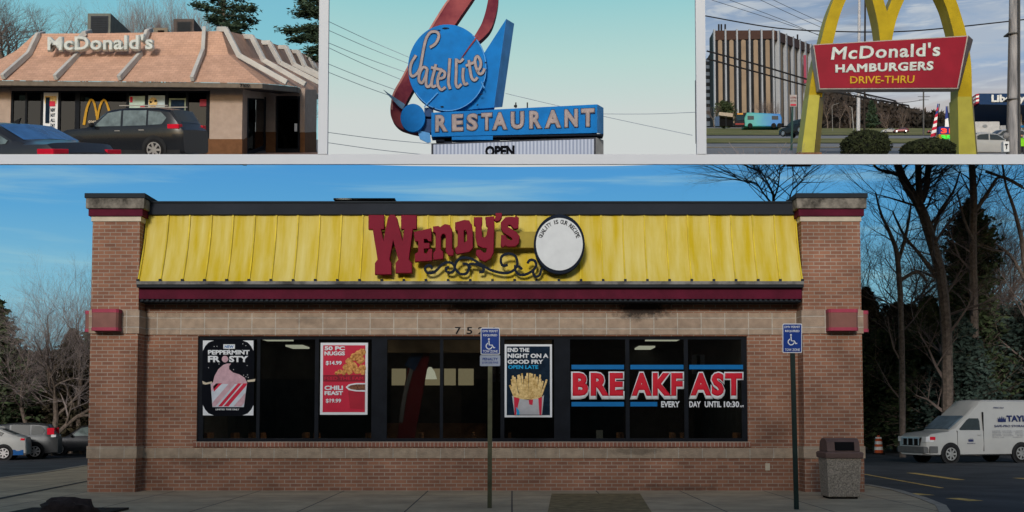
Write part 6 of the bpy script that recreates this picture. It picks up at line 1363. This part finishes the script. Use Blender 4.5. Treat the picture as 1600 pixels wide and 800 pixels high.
g = MB(); g.pbox(1568, 221, 1577, 237, 41.5, .2); g.build('notice_plate', M['sign_white'], bp_); pxtext('lettering', 'T', 1570.5, 225, 1575, 233, 41.47, M['void'], bp_, .02, .03); g = MB(); g.ellipsoid(W(1572, 212, 41.5), .12, .1, .12); g.build('meter', mat('meter', (.2, .2, .2), .4), bp_)
# poles
def pole(label, x0, y0, x1, y1, Y, w0, w1, m_, arms=(), cat='pole', name='utility_pole'):
    e = empty(name, W(x0, y0, Y), label, cat); g = MB(); g.tube([W(x0, y0, Y), W(x1, y1, Y)], [w0 * Y / 3600, w1 * Y / 3600], 10); g.build('pole', m_, e)
    for (a, ya, b, yb_, wv) in arms: g = MB(); g.tube([W(a, ya, Y - .1), W(b, yb_, Y - .1)], wv * Y / 3600, 5); g.build('crossarm', m_, e)
pole('white flag pole seen under the red sign', 1341, 206, 1343, -30, 130, 6, 4, mat('white_pole', (.42, .43, .46), .5), name='flag_pole')
pole('dark wooden pole right beside the white one', 1350.5, 206, 1352, -20, 128, 3.2, 2.6, mat('dark_pole', (.03, .025, .022), .8))
pole('utility pole with crossarms under the right half of the red sign', 1443, 214, 1443, 120, 120, 2.6, 2.2, mat('grey_pole', (.08, .08, .08), .8), [(1434, 151, 1453, 151, .8), (1436, 156, 1451, 156, .7)])
pole('thin leaning street lamp in front of the winter woods', 1301, 205, 1300, 165, 180, 1, .8, mat('lamp_grey', (.2, .2, .2), .7), [(1300, 165, 1311, 161, .7)], 'street lamp', 'street_lamp')
pole('pale slim lamp pole left of the white pole', 1334, 206, 1331, 168, 150, 1.4, 1.1, mat('lamp_pale', (.28, .28, .28), .7), [(1331, 168, 1327, 166, .7)], 'street lamp', 'street_lamp')
# wires
for i, (pts, r) in enumerate([([(1098, 24), (1215, 44), (1322, 49.5), (1412, 49), (1506, 41), (1640, 26)], .035), ([(1098, 78), (1180, 100), (1290, 132), (1400, 158)], .045), ([(1098, 90), (1180, 112), (1290, 141), (1420, 165)], .045), ([(1112, 0), (1200, 28), (1290, 58)], .02), ([(1140, 0), (1220, 30), (1295, 62)], .02), ([(1180, -4), (1240, 24), (1300, 50)], .02), ([(1200, -4), (1255, 22), (1300, 42)], .02), ([(1330, 145), (1390, 163), (1440, 172)], .02), ([(1350, 148), (1400, 160), (1443, 156)], .02)]):
    wire(('long sagging dark wire crossing behind the yellow arches', 'upper heavy cable crossing the tower front', 'lower heavy cable crossing the tower front', 'first thin wire above the tower', 'second thin wire above the tower', 'third thin wire above the tower', 'fourth thin wire above the tower, nearest the arch', 'thin wire under the sign from the dark pole', 'thin wire under the sign reaching the crossarm')[i], pts, 62 if i < 3 else 90, r, 'wire_dark', cut=cutL, grp='wires of the upper right view')
# no-parking sign
e = empty('road_sign', W(1236, 243, 60), 'small white and red parking sign on a dark green post, left of the arch leg', 'sign'); g = MB(); g.prism([W(1235, 248, 60), W(1238, 248, 60), W(1240.5, 150, 60), W(1238, 150, 60)], (0, .08, 0)); g.build('post', mat('post_green', (.03, .07, .06), .6), e)
g = MB(); g.pbox(1234, 148, 1245, 166.5, 59.9, .03); pl = g.build('sign_plate', mat('plate_grey', (.36, .33, .32), .6), e); g = MB(); g.pbox(1235, 162.5, 1244, 165, 59.87, .02); g.build('stripe', M['poster_red'], pl); pxtext('lettering', 'NO STOPPING', 1235, 151, 1244, 154, 59.88, mat('dim_red', (.25, .08, .08), .6), pl, .01, .0); pxtext('lettering', 'ANY TIME', 1235, 156, 1244, 159, 59.88, mat('dim_red2', (.25, .08, .08), .6), pl, .01, .0)
# clipped bushes
def bush(x0, x1, yt, Y, seed, label, m_):
    c = W((x0 + x1) / 2, 246.5, Y); rx = (x1 - x0) / 2 * Y / 1800; h = (250 - yt) * Y / 1800; e = empty('bush', c, label, 'bush', 'clipped bushes under the red sign'); rn = random.Random(seed)
    S_ = MB(); S_.ellipsoid((c.x, c.y, c.z + h * .42), rx * .93, rx * .85, h * .54, 22, 14, .10, seed); S_.build('branches', M['void'], e, cut=[(c, (0, 0, -1))])
    F = MB()
    for k in range(7000):
        d = Vector((rn.gauss(0, 1), rn.gauss(0, 1), rn.gauss(0, 1))).normalized(); s = rn.uniform(.88, 1.03) * (1 + .10 * mnoise.noise(d * 2.5 + Vector((seed, 0, 0))))
        q = Vector((c.x + d.x * rx * s, c.y + d.y * rx * .9 * s, c.z + h * .42 + d.z * h * .58 * s)); 
        if q.z < c.z: continue
        u = Vector((rn.gauss(0, 1), rn.gauss(0, 1), rn.gauss(0, 1))).normalized(); v = u.cross(d).normalized() if u.cross(d).length > .1 else Vector((1, 0, 0)); l = rn.uniform(.03, .07); F.add([q - u * l, q + v * l * .6, q + u * l, q - v * l * .6], [(0, 1, 2, 3)])
    F.build('foliage', M[m_], e)
bush(1315, 1391, 207, 47, 1, 'larger rounded dark bush between the arch legs', 'hedge'); bush(1408, 1492, 221, 46, 2, 'lower flatter brownish bush beside the right arch leg', 'hedge')
# feather flags, price sign
for i, (x, yt, lean) in enumerate(((1466, 162, -8), (1479, 166, 3))):
    Y = 75; e = empty('feather_flag', W(x + lean, 225, Y), ('leaning striped feather flag beside the price sign', 'upright blue and white feather flag above the price sign')[i], 'flag'); g = MB(); g.tube([W(x + lean, 228, Y), W(x + 2, yt, Y)], .03, 5); g.build('pole', M['wire_dark'], e)
    n = 10; 
    for k in range(n):
        ya, yb_ = yt + (212 - yt) * k / n, yt + (212 - yt) * (k + 1) / n; w0, w1 = 1.2 + 4.5 * (k / n), 1.2 + 4.5 * ((k + 1) / n); xa, xb = x + lean * k / n * .8, x + lean * (k + 1) / n * .8
        g = MB(); g.prism([W(xa - w0, ya + (2 if k else 0), Y - .05), W(xa + w0 * .5, ya, Y - .05), W(xb + w1 * .5, yb_, Y - .05), W(xb - w1, yb_ + 2, Y - .05)], (0, .02, 0)); g.build('stripe', (M['poster_red'] if (k % 2 and not i) else M['white']) if k > 3 or i == 0 and k % 2 else mat('flag_blue', (.03, .05, .22), .7), e)
e = empty('price_sign', W(1478, 232, 74), 'fuel price sign with red digits above green digits', 'sign'); g = MB(); g.pbox(1467, 198, 1490, 209.5, 74, .4); bo_ = g.build('upper_panel', mat('price_blue', (.02, .03, .18), .5), e); g = MB(); g.pbox(1467, 209.6, 1490, 221, 74, .4); b2_ = g.build('lower_panel', mat('price_gold', (.35, .22, .02), .5), e); g = MB(); g.pbox(1491, 197, 1496, 224, 74, .4); g.pbox(1474, 221, 1484, 235, 74.2, .2); g.build('post', M['white'], e)
pxtext('digits', '31', 1470, 200.5, 1487, 208.5, 73.98, emis('red_led', (1, .06, .03), .9), bo_, .03, .06); pxtext('digits', '35', 1470, 211, 1487, 219.5, 73.98, emis('green_led', (.03, .75, .05), .8), b2_, .03, .07)
# truck, cars, worker at right
tr = empty('box_truck', W(1550, 232, 82), 'white box truck behind the white car, right of the arch leg', 'truck'); g = MB(); g.pbox(1500, 190, 1562, 214, 84, 2.4); g.build('cargo_box', mat('truck_white', (.42, .43, .44), .5), tr); g = MB(); g.pbox(1563, 196, 1572, 224, 84, 2.2); g.build('cab', mat('truck_cab', (.3, .31, .33), .5), tr); g = MB(); g.pbox(1500, 214, 1572, 222, 84.2, 2); g.build('chassis', M['void'], tr)
for x in (1512, 1568): g = MB(); g.cyl(W(x, 221, 83.9), .4, (0, 1, 0), .3, 16); g.build('wheel', M['tyre'], tr)
pxshape('emblem', [ell(1539, 197, 4, 2.6, 16)], 83.97, .02, mat('faint_print', (.2, .22, .24), .6), tr)
pc = W(1478, 250, 56)
make_car('parked_car', 'white sedan behind the right yellow arch leg', 'car', (pc.x + .1, 56, W(1520, 244, 56).z - .02), R(180 - 2) if 0 else R(4), P_white, [(4.8 - a, b, c, d) for a, b, c, d in reversed(SED_ST)], [[(4.8 - x, z) for x, z in w_] for w_ in SED_W], (.9, 3.85), .34, .80, pitch=(R(12.6), 0), lights=[('tail_light', 'tail', -.02, .3, .55, .84, .72, .86)])
make_car('parked_car', 'silver pickup-height vehicle between the box truck and the white sedan', 'car', (W(1527, 230, 66).x, 66, gz(66) + .0), R(2), paint('silver', (.3, .31, .32)), SUV_ST, SUV_W, (.9, 3.6), .36, .62, pitch=(R(12.6), 0))
# hi-vis worker: one skinned body
def person(px, Y, hpx, ybase):
    b = W(px, ybase, Y); s = hpx * Y / 1800 / 1.75
    J = {'pel': (0, 0, .95, .13), 'che': (0, -.01, 1.3, .16), 'nek': (0, 0, 1.47, .06), 'hd': (0, -.01, 1.60, .095), 'tp': (0, 0, 1.70, .07),
         'ls': (-.19, 0, 1.40, .065), 'le': (-.24, -.03, 1.12, .045), 'lh': (-.22, -.14, .9, .035), 'rs': (.19, 0, 1.40, .065), 'rE': (.24, -.03, 1.12, .045), 'rh': (.22, -.14, .9, .035),
         'lhip': (-.09, 0, .88, .1), 'lk': (-.1, -.02, .5, .065), 'lf': (-.1, .02, .08, .05), 'lt': (-.11, -.14, .04, .04), 'rhip': (.09, 0, .88, .1), 'rk': (.1, -.02, .5, .065), 'rf': (.1, .02, .08, .05), 'rt': (.11, -.14, .04, .04)}
    Eg = [('pel', 'che'), ('che', 'nek'), ('nek', 'hd'), ('hd', 'tp'), ('che', 'ls'), ('ls', 'le'), ('le', 'lh'), ('che', 'rs'), ('rs', 'rE'), ('rE', 'rh'), ('pel', 'lhip'), ('lhip', 'lk'), ('lk', 'lf'), ('lf', 'lt'), ('pel', 'rhip'), ('rhip', 'rk'), ('rk', 'rf'), ('rf', 'rt')]
    ks_ = list(J); me = bpy.data.meshes.new('body'); me.from_pydata([J[k][:3] for k in ks_], [(ks_.index(a), ks_.index(c)) for a, c in Eg], []); e = empty('person', b, 'person in a lime hi-vis jacket standing at the right edge by the fuel pump', 'person', scale=s)
    o = link_mesh('body', me, mat('dark_clothes', (.03, .03, .04), .8), e, local=True); mo_ = o.modifiers.new('s', 'SKIN'); 
    for i, k in enumerate(ks_): me.skin_vertices[0].data[i].radius = (J[k][3], J[k][3])
    me.skin_vertices[0].data[0].use_root = True; su = o.modifiers.new('u', 'SUBSURF'); su.levels = 2; su.render_levels = 2
    g = MB(); g.tube([(0, 0, .88), (0, -.005, 1.15), (0, -.01, 1.36), (0, 0, 1.45)], [.19, .2, .23, .1], 14); g.build('jacket', mat('hi_vis', (.22, .62, .02), .6), e, local=True, smooth=60)
    for sx in (-1, 1): g = MB(); g.tube([(sx * .19, 0, 1.41), (sx * .25, -.03, 1.12), (sx * .23, -.12, .95)], [.085, .065, .055], 10); g.build('sleeve', bpy.data.materials['hi_vis'], e, local=True, smooth=60)
    g = MB(); g.ellipsoid((0, -.01, 1.63), .085, .1, .12, 14, 10); g.build('head', mat('skin', (.4, .22, .15), .6), e, local=True, smooth=60); g = MB(); g.ellipsoid((0, 0, 1.69), .1, .115, .08, 14, 8); g.build('cap', mat('cap', (.05, .05, .06), .7), e, local=True, smooth=60)
person(1597, 50, 42, 250)
fl = empty('flag', W(1547, 196, 110), 'small red white and blue flag on a pole under the canopy', 'flag'); g = MB(); g.tube([W(1547, 196, 110), W(1547, 167, 110)], .05, 5); g.build('pole', M['wire_dark'], fl)
g = MB(); g.prism([W(1541, 168, 110), W(1547, 166, 110), W(1547, 171, 110), W(1541.5, 173, 110)], (0, .03, 0)); g.build('cloth', mat('flag_cloth', (.04, .06, .28), .7), fl); g = MB(); g.prism([W(1541.5, 173, 110), W(1547, 171.2, 110), W(1547, 173, 110), W(1542, 174.8, 110)], (0, .03, 0)); g.build('stripe', M['poster_red'], fl)
